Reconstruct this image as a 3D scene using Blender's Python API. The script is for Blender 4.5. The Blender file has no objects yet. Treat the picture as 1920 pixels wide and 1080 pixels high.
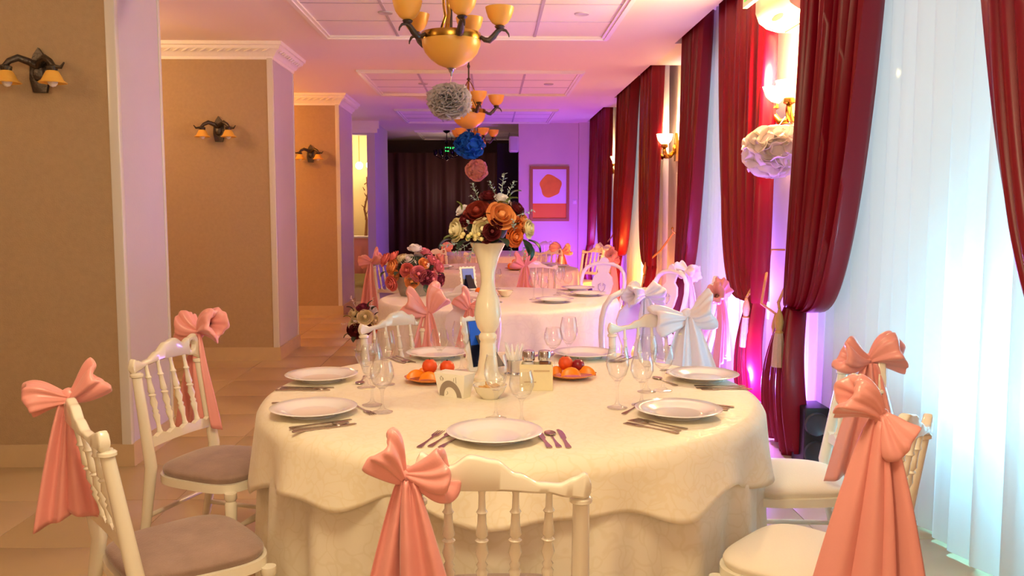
import bpy, bmesh, math, random
from mathutils import Vector, Matrix, Euler
R = random.Random(7)
PI = math.pi
scene = bpy.context.scene
C = scene.collection

# ------------------------------------------------------------------ camera
cam_d = bpy.data.cameras.new('camera'); cam = bpy.data.objects.new('camera', cam_d); C.objects.link(cam)
cam_d.sensor_width = 36.0; cam_d.lens = 36.0 * 1620.0 / 1920.0
cam_d.clip_start = 0.05; cam_d.clip_end = 100
cam.location = (0, 0, 1.43)
cam.rotation_euler = (math.radians(90 - 5.22), 0, math.radians(-1.479))
scene.camera = cam
scene.view_settings.view_transform = 'Standard'
scene.view_settings.look = 'None'
scene.view_settings.gamma = 1.0
scene.view_settings.use_curve_mapping = False
scene.view_settings.exposure = 0.38
scene.cycles.transparent_max_bounces = 24
scene.cycles.max_bounces = 8
scene.cycles.sample_clamp_indirect = 6.0

# ------------------------------------------------------------------ world + lights
w = bpy.data.worlds.new('world'); scene.world = w; w.use_nodes = True
bg = w.node_tree.nodes['Background']; bg.inputs[0].default_value = (0.75, 0.88, 1.0, 1); bg.inputs[1].default_value = 0.35

def light(kind, loc, color, power, size=0.1, name='light', rot=None, spot=None, blend=0.6):
    d = bpy.data.lights.new(name, kind); d.color = color; d.energy = power
    if kind == 'AREA':
        d.shape = 'RECTANGLE'; d.size, d.size_y = size
    else:
        d.shadow_soft_size = size
    if kind == 'SPOT':
        d.spot_size = spot; d.spot_blend = blend
    o = bpy.data.objects.new(name, d); C.objects.link(o); o.location = loc
    if rot: o.rotation_euler = rot
    return o
WARM = (1.0, 0.66, 0.34); ORANGE = (1.0, 0.36, 0.06); VIOLET = (0.42, 0.16, 1.0); CYAN = (0.45, 0.86, 1.0); BLUE = (0.22, 0.2, 1.0); MAGENTA = (0.95, 0.25, 0.75)
# daylight outside the windows, coming in through panes and sheers
for yc, ln, pw in ((3.65, 2.6, 16), (7.1, 2.0, 10), (10.8, 1.8, 5), (14.3, 1.6, 4)):
    light('AREA', (2.45, yc, 1.7), (0.80, 0.93, 1.0), pw, (2.2, ln), 'daylight', (0, math.radians(90), 0))
# lit ceiling lamps of the hall behind the photographer (warm) and in the side aisle
light('POINT', (-0.2, 1.25, 2.6), (1.0, 0.83, 0.50), 70, 0.25, 'hall_lamp')
light('POINT', (-0.2, -2.5, 2.55), (1.0, 0.83, 0.52), 54, 0.25, 'hall_lamp')
light('POINT', (-3.4, 3.2, 2.6), (1.0, 0.66, 0.34), 16, 0.2, 'aisle_lamp')
light('POINT', (-3.5, 7.0, 2.6), (1.0, 0.55, 0.22), 30, 0.2, 'aisle_lamp')
light('POINT', (-3.6, 10.6, 2.6), (1.0, 0.40, 0.06), 64, 0.2, 'aisle_lamp')
light('POINT', (-0.8, 17.6, 2.2), (1.0, 0.62, 0.5), 8, 0.2, 'far_fill')  # dim fill added to lift the black far end, no lamp there
# party uplights at the windows, colours as in the hall
light('POINT', (1.99, 3.42, 0.85), (0.20, .74, 1.0), 62, 0.06, 'led_glow')
light('POINT', (1.99, 6.75, 0.80), VIOLET, 150, 0.06, 'led_glow')
light('POINT', (1.99, 10.75, 0.72), ORANGE, 60, 0.06, 'led_glow')
light('POINT', (1.99, 14.5, 0.80), BLUE, 80, 0.06, 'led_glow')
LEDS = [(1.66, 5.42, (.36, .15, 1.0), 78), (1.66, 8.7, (1.0, .26, .14), 24), (1.66, 10.9, ORANGE, 46), (1.6, 13.9, (.36, .06, 1.0), 105)]  # unseen uplights added before the sheers to tint the room
for (lx, ly, lc, lp) in LEDS: light('POINT', (lx, ly, 0.34), lc, lp, 0.05, 'added_uplight_glow')

# ------------------------------------------------------------------ materials
def lin(h):
    h = h.lstrip('#'); v = [int(h[i:i + 2], 16) / 255 for i in (0, 2, 4)]
    return tuple(c / 12.92 if c <= 0.04045 else ((c + 0.055) / 1.055) ** 2.4 for c in v)
M = {}
def mat(name, col, rough=0.5, metal=0.0, spec=0.5, sheen=0.0, coat=0.0, noise=0.0, nscale=20.0, bump=0.0, bscale=60.0, emit=None, estr=0.0, sss=0.0, wave=None):
    m = bpy.data.materials.new(name); m.use_nodes = True; nt = m.node_tree; b = nt.nodes['Principled BSDF']
    c = lin(col) if isinstance(col, str) else col
    b.inputs['Base Color'].default_value = (*c, 1); b.inputs['Roughness'].default_value = rough; b.inputs['Metallic'].default_value = metal
    b.inputs['Specular IOR Level'].default_value = spec
    if sheen: b.inputs['Sheen Weight'].default_value = sheen; b.inputs['Sheen Roughness'].default_value = 0.4
    if coat: b.inputs['Coat Weight'].default_value = coat; b.inputs['Coat Roughness'].default_value = 0.1
    if sss: b.inputs['Subsurface Weight'].default_value = sss; b.inputs['Subsurface Radius'].default_value = (0.02, 0.012, 0.006); b.inputs['Subsurface Scale'].default_value = 1.0
    if emit: b.inputs['Emission Color'].default_value = (*emit, 1); b.inputs['Emission Strength'].default_value = estr
    tc = nt.nodes.new('ShaderNodeTexCoord')
    if noise:
        n = nt.nodes.new('ShaderNodeTexNoise'); n.inputs['Scale'].default_value = nscale; n.inputs['Detail'].default_value = 6
        nt.links.new(tc.outputs['Object'], n.inputs['Vector'])
        mx = nt.nodes.new('ShaderNodeMix'); mx.data_type = 'RGBA'
        mx.inputs['A'].default_value = (*[x * (1 - noise) for x in c], 1); mx.inputs['B'].default_value = (*[min(1, x * (1 + noise)) for x in c], 1)
        nt.links.new(n.outputs['Fac'], mx.inputs['Factor']); nt.links.new(mx.outputs['Result'], b.inputs['Base Color'])
    if bump:
        n2 = nt.nodes.new('ShaderNodeTexNoise'); n2.inputs['Scale'].default_value = bscale; n2.inputs['Detail'].default_value = 4
        if wave:
            n2 = nt.nodes.new('ShaderNodeTexVoronoi'); n2.inputs['Scale'].default_value = wave; n2.feature = 'DISTANCE_TO_EDGE'
        nt.links.new(tc.outputs['Object'], n2.inputs['Vector'])
        bp = nt.nodes.new('ShaderNodeBump'); bp.inputs['Strength'].default_value = bump; bp.inputs['Distance'].default_value = 0.005
        nt.links.new(n2.outputs[0], bp.inputs['Height']); nt.links.new(bp.outputs['Normal'], b.inputs['Normal'])
    M[name] = m; return m
def damask(name, col, col2, scale):
    m = mat(name, col, 0.55, sheen=0.15); nt = m.node_tree; b = nt.nodes['Principled BSDF']
    tc = nt.nodes.new('ShaderNodeTexCoord'); v = nt.nodes.new('ShaderNodeTexVoronoi'); v.feature = 'DISTANCE_TO_EDGE'; v.inputs['Scale'].default_value = scale
    nz = nt.nodes.new('ShaderNodeTexNoise'); nz.inputs['Scale'].default_value = scale * .35
    nt.links.new(tc.outputs['Object'], nz.inputs['Vector']); 
    ad = nt.nodes.new('ShaderNodeMix'); ad.data_type = 'VECTOR'; ad.inputs['Factor'].default_value = .25
    nt.links.new(tc.outputs['Object'], ad.inputs['A']); nt.links.new(nz.outputs['Color'], ad.inputs['B']); nt.links.new(ad.outputs['Result'], v.inputs['Vector'])
    rp = nt.nodes.new('ShaderNodeValToRGB'); rp.color_ramp.elements[0].position = .03; rp.color_ramp.elements[1].position = .09
    rp.color_ramp.elements[0].color = (*lin(col2), 1); rp.color_ramp.elements[1].color = (*lin(col), 1)
    nt.links.new(v.outputs[0], rp.inputs[0]); nt.links.new(rp.outputs[0], b.inputs['Base Color'])
    r2 = nt.nodes.new('ShaderNodeMapRange'); r2.inputs[1].default_value = .03; r2.inputs[2].default_value = .09; r2.inputs[3].default_value = .40; r2.inputs[4].default_value = .55
    nt.links.new(v.outputs[0], r2.inputs[0]); nt.links.new(r2.outputs[0], b.inputs['Roughness'])
    return m
mat('wallpaper', '#b09674', 0.8, noise=0.10, nscale=38, bump=0.5, bscale=160)
mat('plaster', '#c6bdc8', 0.75, noise=0.03, nscale=5, bump=0.1, bscale=50)
mat('ceiling_paint', '#f1e4da', 0.8)
mat('ceil_tile', '#efe6ea', 0.7, noise=0.02, nscale=60)
mat('tbar', '#b9aebd', 0.5)
mat('moulding', '#f3eeea', 0.45, bump=0.7, wave=26)
mat('trim_white', '#f1ece6', 0.35)
mat('corner_strip', '#d9d6cf', 0.25, spec=0.6)
mat('plinth', '#c9b08a', 0.5, noise=0.08, nscale=12)
mat('tile', '#bda680', 0.28, noise=0.07, nscale=4, bump=0.02, bscale=30)
mat('grout', '#9a8262', 0.8)
mat('dark_wall', '#54342e', 0.55, noise=0.15, nscale=3)
mat('painted_dark', '#070505', 0.9)
mat('wall_paint', '#dcc6c4', 0.75, noise=0.03, nscale=6)
mat('cream_wall', '#e9d49a', 0.7)
mat('wood', '#8a5a30', 0.45, noise=0.25, nscale=10)
mat('chair_white', '#f0e9d6', 0.22, coat=0.4)
mat('chair_b_white', '#f3eef0', 0.25, coat=0.4)
mat('cushion_taupe', '#9d8377', 0.9, sheen=0.5, noise=0.25, nscale=18, bump=0.3, bscale=200)
mat('cushion_cream', '#f0e6d2', 0.7, sheen=0.2, bump=0.15, bscale=200)
mat('satin_pink', '#eda098', 0.30, sheen=0.25, spec=0.6, bump=0.35, bscale=26)
mat('satin_white', '#ebe3ee', 0.30, sheen=0.25, spec=0.6, bump=0.35, bscale=26)
damask('cloth_cream', '#f6ecd4', '#f2e6c8', 22)
damask('cloth_skirt', '#efe6d2', '#eae0c8', 18)
damask('cloth_white', '#f1e8e4', '#ede3e0', 16)
mat('cloth_pink', '#eda59a', 0.6, sheen=0.2)
mat('porcelain', '#f2f0f0', 0.12, coat=0.5)
mat('porcelain_cream', '#efe7cf', 0.15, coat=0.5)
mat('steel', '#b9a79e', 0.22, metal=1.0)
mat('chrome', '#d7d7dc', 0.1, metal=1.0)
mat('brass', '#b48a3c', 0.25, metal=1.0)
mat('bronze', '#57504a', 0.35, metal=0.9, bump=0.6, bscale=90)
mat('dark_metal', '#17131c', 0.2, metal=0.6)
mat('amber_glass', '#f2b24c', 0.35, spec=0.5, sss=0.3, noise=0.06, nscale=7)
mat('amber_shade', '#f3b850', 0.4, sss=0.3)
mat('bulb_off', '#f4efe8', 0.3)
mat('lit_shade', '#fff1d0', 0.4, emit=(1.0, 0.74, 0.40), estr=7.0)
mat('bulb_lit', '#ffffff', 0.4, emit=(1.0, 0.85, 0.6), estr=14.0)
mat('paper_grey', '#dad2d8', 0.8, sss=0.0)
mat('paper_blue', '#1273dd', 0.75)
mat('paper_pink', '#f7d2c6', 0.8)
mat('paper_white', '#f6efe8', 0.8)
mat('string', '#efe4dc', 0.7)
mat('orange_fruit', '#f3760f', 0.5, bump=0.2, bscale=300)
mat('orange_slice', '#fb8f12', 0.35)
mat('plum', '#8e1420', 0.3)
mat('peach', '#e2531a', 0.45, noise=0.3, nscale=40)
mat('dish_orange', '#e98a2a', 0.2, coat=0.5)
mat('paper_print', '#f4efe0', 0.6)
mat('print_grey', '#9a8b7d', 0.7)
mat('napkin', '#f8f6f6', 0.8)
mat('box_cream', '#e9dcb4', 0.55, noise=0.06, nscale=30)
mat('pepper', '#9b5a2a', 0.6)
mat('frame_back', '#0a1030', 0.35, sheen=0.2)
mat('painted_blue_light', '#1557d8', 0.35)  # blue light on the black frame backing, put into the colour
mat('black_card', '#100e16', 0.5)
mat('basket_silver', '#a9a39a', 0.45, metal=0.35, bump=0.9, wave=85)
mat('cracker', '#c79a55', 0.7)
mat('petal_cream', '#efe3b8', 0.6, sss=0.0)
mat('petal_peach', '#f0a05e', 0.6)
mat('petal_orange', '#e9803a', 0.6)
mat('petal_burgundy', '#63101c', 0.6)
mat('petal_rust', '#8f2f22', 0.6)
mat('petal_pink', '#e8899a', 0.6)
mat('petal_rose', '#e77a72', 0.6)
mat('petal_white', '#f4eef0', 0.6)
mat('petal_plum', '#8d3455', 0.6)
mat('leaf_dark', '#23392b', 0.5)
mat('leaf_green', '#71803c', 0.5)
mat('leaf_frost', '#a9c3c0', 0.5)
mat('berry', '#ecdc9a', 0.4)
mat('velvet', '#7a0119', 0.33, sheen=0.0, spec=0.32)
mat('rope_gold', '#c79a55', 0.6, bump=0.8, bscale=150)
mat('tassel', '#c8a98a', 0.7, bump=0.8, bscale=120)
mat('ac_white', '#f2e6d4', 0.35)
mat('ac_slot', '#4a2a16', 0.6)
mat('sign_green', '#3fae2a', 0.4, emit=(0.1, 0.8, 0.1), estr=0.5)
mat('sign_led', '#20d040', 0.4, emit=(0.02, 1.0, 0.12), estr=2.5)
mat('black_plastic', '#14141a', 0.4)
mat('disc_grey', '#4b5058', 0.3, metal=0.5)
mat('speaker_grey', '#cfc2c8', 0.5)
mat('frame_wood', '#a5653e', 0.4)
mat('poster_pale', '#e9d9ec', 0.6)
mat('poster_orange', '#e67a25', 0.6)
mat('poster_blob', '#e88a1e', 0.6, noise=0.25, nscale=7)
mat('switch', '#e9dfe4', 0.4)
mat('stem', '#4d5c33', 0.6)
def glassy(name, ior=1.45, tint=(1, 1, 1), rough=0.0):
    m = bpy.data.materials.new(name); m.use_nodes = True; nt = m.node_tree; nt.nodes.clear()
    o = nt.nodes.new('ShaderNodeOutputMaterial'); t = nt.nodes.new('ShaderNodeBsdfTransparent'); g = nt.nodes.new('ShaderNodeBsdfGlossy')
    t.inputs[0].default_value = (*tint, 1); g.inputs['Roughness'].default_value = rough
    lw = nt.nodes.new('ShaderNodeLayerWeight'); lw.inputs[0].default_value = 0.5
    pw = nt.nodes.new('ShaderNodeMath'); pw.operation = 'POWER'; pw.inputs[1].default_value = 3.2; nt.links.new(lw.outputs['Facing'], pw.inputs[0])
    fr = nt.nodes.new('ShaderNodeMath'); fr.operation = 'MULTIPLY_ADD'; fr.inputs[1].default_value = 0.75; fr.inputs[2].default_value = 0.07; nt.links.new(pw.outputs[0], fr.inputs[0])
    x = nt.nodes.new('ShaderNodeMixShader'); nt.links.new(fr.outputs[0], x.inputs[0]); nt.links.new(t.outputs[0], x.inputs[1]); nt.links.new(g.outputs[0], x.inputs[2]); nt.links.new(x.outputs[0], o.inputs[0])
    M[name] = m
glassy('glass', 1.5, (0.99, 0.993, 0.995), 0.03); glassy('pane', 1.45, (0.9, 0.95, 0.96))
def sheer_mat():
    m = bpy.data.materials.new('sheer'); m.use_nodes = True; nt = m.node_tree; nt.nodes.clear()
    o = nt.nodes.new('ShaderNodeOutputMaterial'); d = nt.nodes.new('ShaderNodeBsdfDiffuse'); t = nt.nodes.new('ShaderNodeBsdfTranslucent'); tr = nt.nodes.new('ShaderNodeBsdfTransparent')
    d.inputs[0].default_value = (0.86, 0.88, 0.88, 1); t.inputs[0].default_value = (0.9, 0.92, 0.92, 1)
    a = nt.nodes.new('ShaderNodeMixShader'); a.inputs[0].default_value = 0.55; nt.links.new(d.outputs[0], a.inputs[1]); nt.links.new(t.outputs[0], a.inputs[2])
    b = nt.nodes.new('ShaderNodeMixShader'); b.inputs[0].default_value = 0.01; nt.links.new(a.outputs[0], b.inputs[1]); nt.links.new(tr.outputs[0], b.inputs[2])
    nt.links.new(b.outputs[0], o.inputs[0]); M['sheer'] = m
sheer_mat()
nt = M['lit_shade'].node_tree; b_ = nt.nodes['Principled BSDF']; b_.inputs['Emission Strength'].default_value = 5.0; tl = nt.nodes.new('ShaderNodeBsdfTranslucent'); tl.inputs[0].default_value = (1, .9, .7, 1)
mx = nt.nodes.new('ShaderNodeMixShader'); mx.inputs[0].default_value = .5; nt.links.new(b_.outputs[0], mx.inputs[1]); nt.links.new(tl.outputs[0], mx.inputs[2]); nt.links.new(mx.outputs[0], nt.nodes['Material Output'].inputs[0])
for nm_ in ('paper_grey', 'paper_blue', 'paper_pink', 'paper_white'):   # tissue paper lets some light through
    nt = M[nm_].node_tree; b_ = nt.nodes['Principled BSDF']; o_ = nt.nodes['Material Output']; tl = nt.nodes.new('ShaderNodeBsdfTranslucent'); tl.inputs[0].default_value = b_.inputs['Base Color'].default_value
    mx = nt.nodes.new('ShaderNodeMixShader'); mx.inputs[0].default_value = .4; nt.links.new(b_.outputs[0], mx.inputs[1]); nt.links.new(tl.outputs[0], mx.inputs[2]); nt.links.new(mx.outputs[0], o_.inputs[0])

# ------------------------------------------------------------------ mesh kit
class MB:
    def __init__(s): s.v = []; s.f = []
    def add(s, vs, fs):
        k = len(s.v); s.v += [tuple(p) for p in vs]; s.f += [tuple(i + k for i in q) for q in fs]; return s
    def box(s, x0, x1, y0, y1, z0, z1):
        return s.add([(x0, y0, z0), (x1, y0, z0), (x1, y1, z0), (x0, y1, z0), (x0, y0, z1), (x1, y0, z1), (x1, y1, z1), (x0, y1, z1)],
                     [(0, 3, 2, 1), (4, 5, 6, 7), (0, 1, 5, 4), (1, 2, 6, 5), (2, 3, 7, 6), (3, 0, 4, 7)])
    def grid(s, fn, nu, nv, wrap=False):
        vs = [fn(i / nu, j / nv) for i in range(nu + (0 if wrap else 1)) for j in range(nv + 1)]
        n = nv + 1; fs = []
        for i in range(nu):
            a = i * n; b = ((i + 1) % nu) * n if wrap else (i + 1) * n
            for j in range(nv): fs.append((a + j, b + j, b + j + 1, a + j + 1))
        return s.add(vs, fs)
    def lathe(s, prof, n=20, ctr=(0, 0, 0), sx=1, sy=1, mod=None):
        vs = []; fs = []; m = len(prof)
        for i in range(n):
            a = 2 * PI * i / n
            for (r, z) in prof:
                q = mod(a, r, z) if mod else r
                vs.append((ctr[0] + q * math.cos(a) * sx, ctr[1] + q * math.sin(a) * sy, ctr[2] + z))
        for i in range(n):
            b = ((i + 1) % n) * m; a = i * m
            for j in range(m - 1): fs.append((a + j, b + j, b + j + 1, a + j + 1))
        if prof[0][0] > 1e-5: fs.append(tuple(i * m for i in range(n))[::-1])
        if prof[-1][0] > 1e-5: fs.append(tuple(i * m + m - 1 for i in range(n)))
        return s.add(vs, fs)
    def tube(s, pts, rad, n=8, cap=True, flat=1.0):
        pts = [Vector(p) for p in pts]; m = len(pts)
        rad = rad if isinstance(rad, (list, tuple)) else [rad] * m
        vs = []; up = Vector((0, 0, 1)); prev = None
        for i, p in enumerate(pts):
            t = (pts[min(i + 1, m - 1)] - pts[max(i - 1, 0)]).normalized()
            if prev is None:
                a = t.cross(up) if abs(t.dot(up)) < 0.95 else t.cross(Vector((1, 0, 0)))
            else: a = prev - t * prev.dot(t)
            a.normalize(); prev = a; b = t.cross(a)
            for k in range(n):
                th = 2 * PI * k / n; vs.append(p + a * (math.cos(th) * rad[i]) + b * (math.sin(th) * rad[i] * flat))
        fs = [(i * n + k, i * n + (k + 1) % n, (i + 1) * n + (k + 1) % n, (i + 1) * n + k) for i in range(m - 1) for k in range(n)]
        if cap: fs += [tuple(range(n))[::-1], tuple((m - 1) * n + k for k in range(n))]
        return s.add(vs, fs)
    def rstrip(s, us, top, bot, y0, y1, yf=None, e=.006):
        # the same plate with rounded long edges
        vs = []; n = len(us)
        for i, u in enumerate(us):
            d = yf(u) if yf else 0; t, b = top[i], bot[i]; ee = min(e, (t - b) * .3)
            vs += [(u, y0 + d, b + ee), (u, y0 + d, t - ee), (u, y0 + d + .3 * e, t - .3 * ee), (u, y0 + d + e, t), (u, y1 + d - e, t), (u, y1 + d - .3 * e, t - .3 * ee), (u, y1 + d, t - ee), (u, y1 + d, b + ee), (u, y1 + d - e, b), (u, y0 + d + e, b)]
        k = 10; fs = [(i * k + j, (i + 1) * k + j, (i + 1) * k + (j + 1) % k, i * k + (j + 1) % k) for i in range(n - 1) for j in range(k)]
        fs += [tuple(range(k)), tuple(range(n * k - 1, (n - 1) * k - 1, -1))]
        return s.add(vs, fs)
    def strip(s, us, top, bot, y0, y1, yf=None):
        # plate in the XZ plane between curves top and bot, thickness y0..y1
        vs = []; n = len(us)
        for i, u in enumerate(us):
            d = yf(u) if yf else 0
            vs += [(u, y0 + d, bot[i]), (u, y0 + d, top[i]), (u, y1 + d, top[i]), (u, y1 + d, bot[i])]
        fs = []
        for i in range(n - 1):
            a = 4 * i; b = a + 4
            for k in range(4): fs.append((a + k, b + k, b + (k + 1) % 4, a + (k + 1) % 4))
        fs += [(0, 1, 2, 3), (4 * n - 1, 4 * n - 2, 4 * n - 3, 4 * n - 4)]
        return s.add(vs, fs)
    def prism(s, poly, z0, z1, axis='z'):
        n = len(poly)
        def P(a, b, c): return (a, b, c) if axis == 'z' else ((a, c, b) if axis == 'y' else (c, a, b))
        vs = [P(a, b, z0) for a, b in poly] + [P(a, b, z1) for a, b in poly]
        fs = [tuple(range(n))[::-1], tuple(range(n, 2 * n))] + [(i, (i + 1) % n, n + (i + 1) % n, n + i) for i in range(n)]
        return s.add(vs, fs)
    def ball(s, c, r, n=10, sx=1, sy=1, sz=1):
        m = max(4, n // 2); prof = [(r * math.sin(PI * j / m), -r * sz * math.cos(PI * j / m)) for j in range(m + 1)]
        prof[0] = (1e-6, prof[0][1]); prof[-1] = (1e-6, prof[-1][1])
        return s.lathe(prof, n, c, sx, sy)
    def xf(s, mtx):
        s.v = [tuple(mtx @ Vector(p)) for p in s.v]; return s
    def mesh(s, name, material, smooth=40, weld=True):
        me = bpy.data.meshes.new(name); me.from_pydata(s.v, [], s.f)
        bm = bmesh.new(); bm.from_mesh(me)
        if weld: bmesh.ops.remove_doubles(bm, verts=bm.verts, dist=1e-5)
        bmesh.ops.recalc_face_normals(bm, faces=bm.faces); bm.to_mesh(me); bm.free()
        if smooth:
            me.polygons.foreach_set('use_smooth', [True] * len(me.polygons)); me.set_sharp_from_angle(angle=math.radians(smooth))
        me.materials.append(M[material] if isinstance(material, str) else material)
        return me
def put(name, me, parent=None, loc=(0, 0, 0), rot=(0, 0, 0), scale=None, solid=0):
    o = bpy.data.objects.new(name, me); C.objects.link(o); o.location = loc; o.rotation_euler = rot
    if scale: o.scale = scale if isinstance(scale, tuple) else (scale,) * 3
    if parent: o.parent = parent
    if solid:
        md = o.modifiers.new('thickness', 'SOLIDIFY'); md.thickness = solid; md.offset = 0
    return o
def tag(o, label, cat, group=None, kind=None):
    if label: o['label'] = label
    if cat: o['category'] = cat
    if group: o['group'] = group
    if kind: o['kind'] = kind
    return o
def thing(name, label, cat, loc=(0, 0, 0), rz=0.0, group=None, rot=None, scale=None):
    o = bpy.data.objects.new(name, None); C.objects.link(o); o.location = loc; o.rotation_euler = rot or (0, 0, rz)
    if scale: o.scale = (scale,) * 3
    o.empty_display_size = 0.1
    return tag(o, label, cat, group)
def struct(name, me, parent=None, **k):
    o = put(name, me, parent, **k)
    if not parent: o['kind'] = 'structure'
    return o
# a kit is a list of (part name, mesh, solidify, [sub-parts]) that can be set down many times
def setdown(kit, root):
    for nm, me, solid, subs in kit:
        o = put(nm, me, root, solid=solid)
        for n2, m2, s2 in subs: put(n2, m2, o, solid=s2)
    return root
def box_mesh(name, m, *a): return MB().box(*a).mesh(name, m, 0)
def bevel_box(name, m, x0, x1, y0, y1, z0, z1, b=0.01):
    bm = bmesh.new(); mm = MB().box(x0, x1, y0, y1, z0, z1)
    vs = [bm.verts.new(p) for p in mm.v]
    for f in mm.f: bm.faces.new([vs[i] for i in f])
    bmesh.ops.bevel(bm, geom=list(bm.edges), offset=b, segments=3, profile=.5, affect='EDGES')
    bmesh.ops.recalc_face_normals(bm, faces=bm.faces)
    me = bpy.data.meshes.new(name); bm.to_mesh(me); bm.free()
    me.polygons.foreach_set('use_smooth', [True] * len(me.polygons)); me.set_sharp_from_angle(angle=math.radians(35))
    me.materials.append(M[m]); return me
def lerp(a, b, t): return a + (b - a) * t
def interp(x, xs, ys):
    if x <= xs[0]: return ys[0]
    for i in range(len(xs) - 1):
        if x <= xs[i + 1]:
            t = (x - xs[i]) / (xs[i + 1] - xs[i]); t = t * t * (3 - 2 * t)
            return lerp(ys[i], ys[i + 1], t)
    return ys[-1]
# ------------------------------------------------------------------ the room
XL, XR, CEIL = -4.6, 2.05, 2.95
m = MB(); m.box(XL, XR, -3.5, 19.6, -0.06, -0.012); m.box(XL, XR, -3.5, 1.2, -0.012, 0); m.box(XL, XR, 13.8, 19.6, -0.012, 0)
floor = struct('floor', m.mesh('floor', 'grout', 0)); floor.data.materials.append(M['tile'])
for p in floor.data.polygons:
    if p.index >= 6: p.material_index = 1
tile_me = bevel_box('tile', 'tile', -0.2985, 0.2985, -0.2985, 0.2985, -0.012, 0.0, 0.002)
for i in range(11):
    for j in range(21):
        put('tile', tile_me, floor, (XL + 0.35 + i * 0.6, 1.5 + j * 0.6, 0))
WIN = [(2.3, 5.0), (6.25, 8.0), (9.95, 11.85), (13.75, 15.1)]
PKT = [(1.6, 5.2), (5.75, 8.1), (9.3, 12.0), (13.1, 15.3)]
m = MB(); m.box(XL, 1.70, -3.5, 19.6, CEIL, CEIL + 0.1)
y = -3.5
for a, b in PKT:
    m.box(1.70, XR, y, a, CEIL, CEIL + 0.1); m.box(1.70, XR, a, b, 3.16, 3.2); m.box(1.70, 1.71, a, b, CEIL, 3.2); y = b
m.box(1.70, XR, y, 19.6, CEIL, CEIL + 0.1)
ceiling = struct('ceiling', m.mesh('ceiling', 'ceiling_paint', 0))
ct = box_mesh('tile', 'ceil_tile', -0.293, 0.293, -0.293, 0.293, -0.007, 0.0)
PY = [5.88, 9.68, 13.38, 17.0]
for pi, py in enumerate(PY):
    m = MB(); x0, x1, y0, y1 = -1.46, 1.06, py, py + 1.96
    for (a, b, c, d, h) in ((x0, x1, y0, y0 + .07, .022), (x0, x1, y1 - .07, y1, .022), (x0, x0 + .07, y0 + .07, y1 - .07, .022), (x1 - .07, x1, y0 + .07, y1 - .07, .022)):
        m.box(a, b, c, d, CEIL - h, CEIL)
    for (a, b, c, d) in ((x0 + .015, x1 - .015, y0 + .015, y0 + .045), (x0 + .015, x1 - .015, y1 - .045, y1 - .015), (x0 + .015, x0 + .045, y0 + .045, y1 - .045), (x1 - .045, x1 - .015, y0 + .045, y1 - .045)):
        m.box(a, b, c, d, CEIL - .034, CEIL - .022)
    put('panel_frame', m.mesh('panel_frame', 'trim_white', 0), ceiling)
    for i in range(4):
        for j in range(3):
            put('tile', ct, ceiling, (-1.1 + i * 0.6, py + 0.38 + j * 0.6, CEIL))
    m = MB()
    for i in range(1, 4): m.box(-1.4 + i * .6 - .012, -1.4 + i * .6 + .012, py + .07, py + 1.89, CEIL - .012, CEIL)
    for j in range(1, 3): m.box(-1.39, .99, py + .08 + j * .6 - .008, py + .08 + j * .6 + .008, CEIL - .010, CEIL)
    put('grid_bars', m.mesh('grid_bars', 'tbar', 0), ceiling)
nm = ('nearest', 'second', 'third')
dl = MB().lathe([(0.02, -.004), (.035, -.002), (.047, -.008), (.055, -.010), (.06, 0)], 20).mesh('downlight', 'tbar', 50)
for pi, py in enumerate(PY[:2]):
    for sx, sn in ((-0.8, 'left'), (0.72, 'right')):
        o = put('recessed_downlight', dl, None, (sx, py + .98, CEIL - .007)); tag(o, 'small round recessed downlight at %s end of the %s ceiling panel' % (sn, nm[pi]), 'downlight', 'ceiling downlights')

# right wall with its window openings
m = MB(); y = -3.5
for a, b in WIN:
    m.box(XR, XR + .25, y, a, 0, 3.2); m.box(XR, XR + .25, a, b, 0, .62); m.box(XR, XR + .25, a, b, 2.75, 3.2); y = b
m.box(XR, XR + .25, y, 19.6, 0, 3.2)
struct('wall_right', m.mesh('wall_right', 'wall_paint', 0))
for k, (a, b) in enumerate(WIN):
    wr = bpy.data.objects.new('window_%d' % (k + 1), None); C.objects.link(wr); wr['kind'] = 'structure'
    m = MB(); X0, X1 = XR + .12, XR + .18
    m.box(X0, X1, a, a + .06, .62, 2.75); m.box(X0, X1, b - .06, b, .62, 2.75); m.box(X0, X1, a + .06, b - .06, .62, .69); m.box(X0, X1, a + .06, b - .06, 2.68, 2.75); m.box(X0, X1, (a + b) / 2 - .03, (a + b) / 2 + .03, .69, 2.68)
    put('window_frame', m.mesh('window_frame', 'trim_white', 0), wr)
    put('pane', box_mesh('pane', 'pane', XR + .145, XR + .15, a + .06, (a + b) / 2 - .03, .69, 2.68), wr)
    put('pane', box_mesh('pane', 'pane', XR + .145, XR + .15, (a + b) / 2 + .03, b - .06, .69, 2.68), wr)
struct('wall_left', box_mesh('wall_left', 'wallpaper', XL - .1, XL, -3.5, 19.6, 0, CEIL))
struct('wall_front', box_mesh('wall_front', 'wall_paint', XL, XR, -3.6, -3.5, 0, CEIL))
struct('wall_back', box_mesh('wall_back', 'dark_wall', XL, XR, 19.5, 19.6, 0, CEIL))
# projecting end wall on the right with the picture, and the boxed-in column in its corner
struct('wall_end', box_mesh('wall_end', 'wall_paint', .52, 1.58, 15.5, 15.75, 0, CEIL))
struct('wall_corner', box_mesh('wall_corner', 'wall_paint', 1.58, XR, 15.38, 15.75, 0, CEIL))

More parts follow.
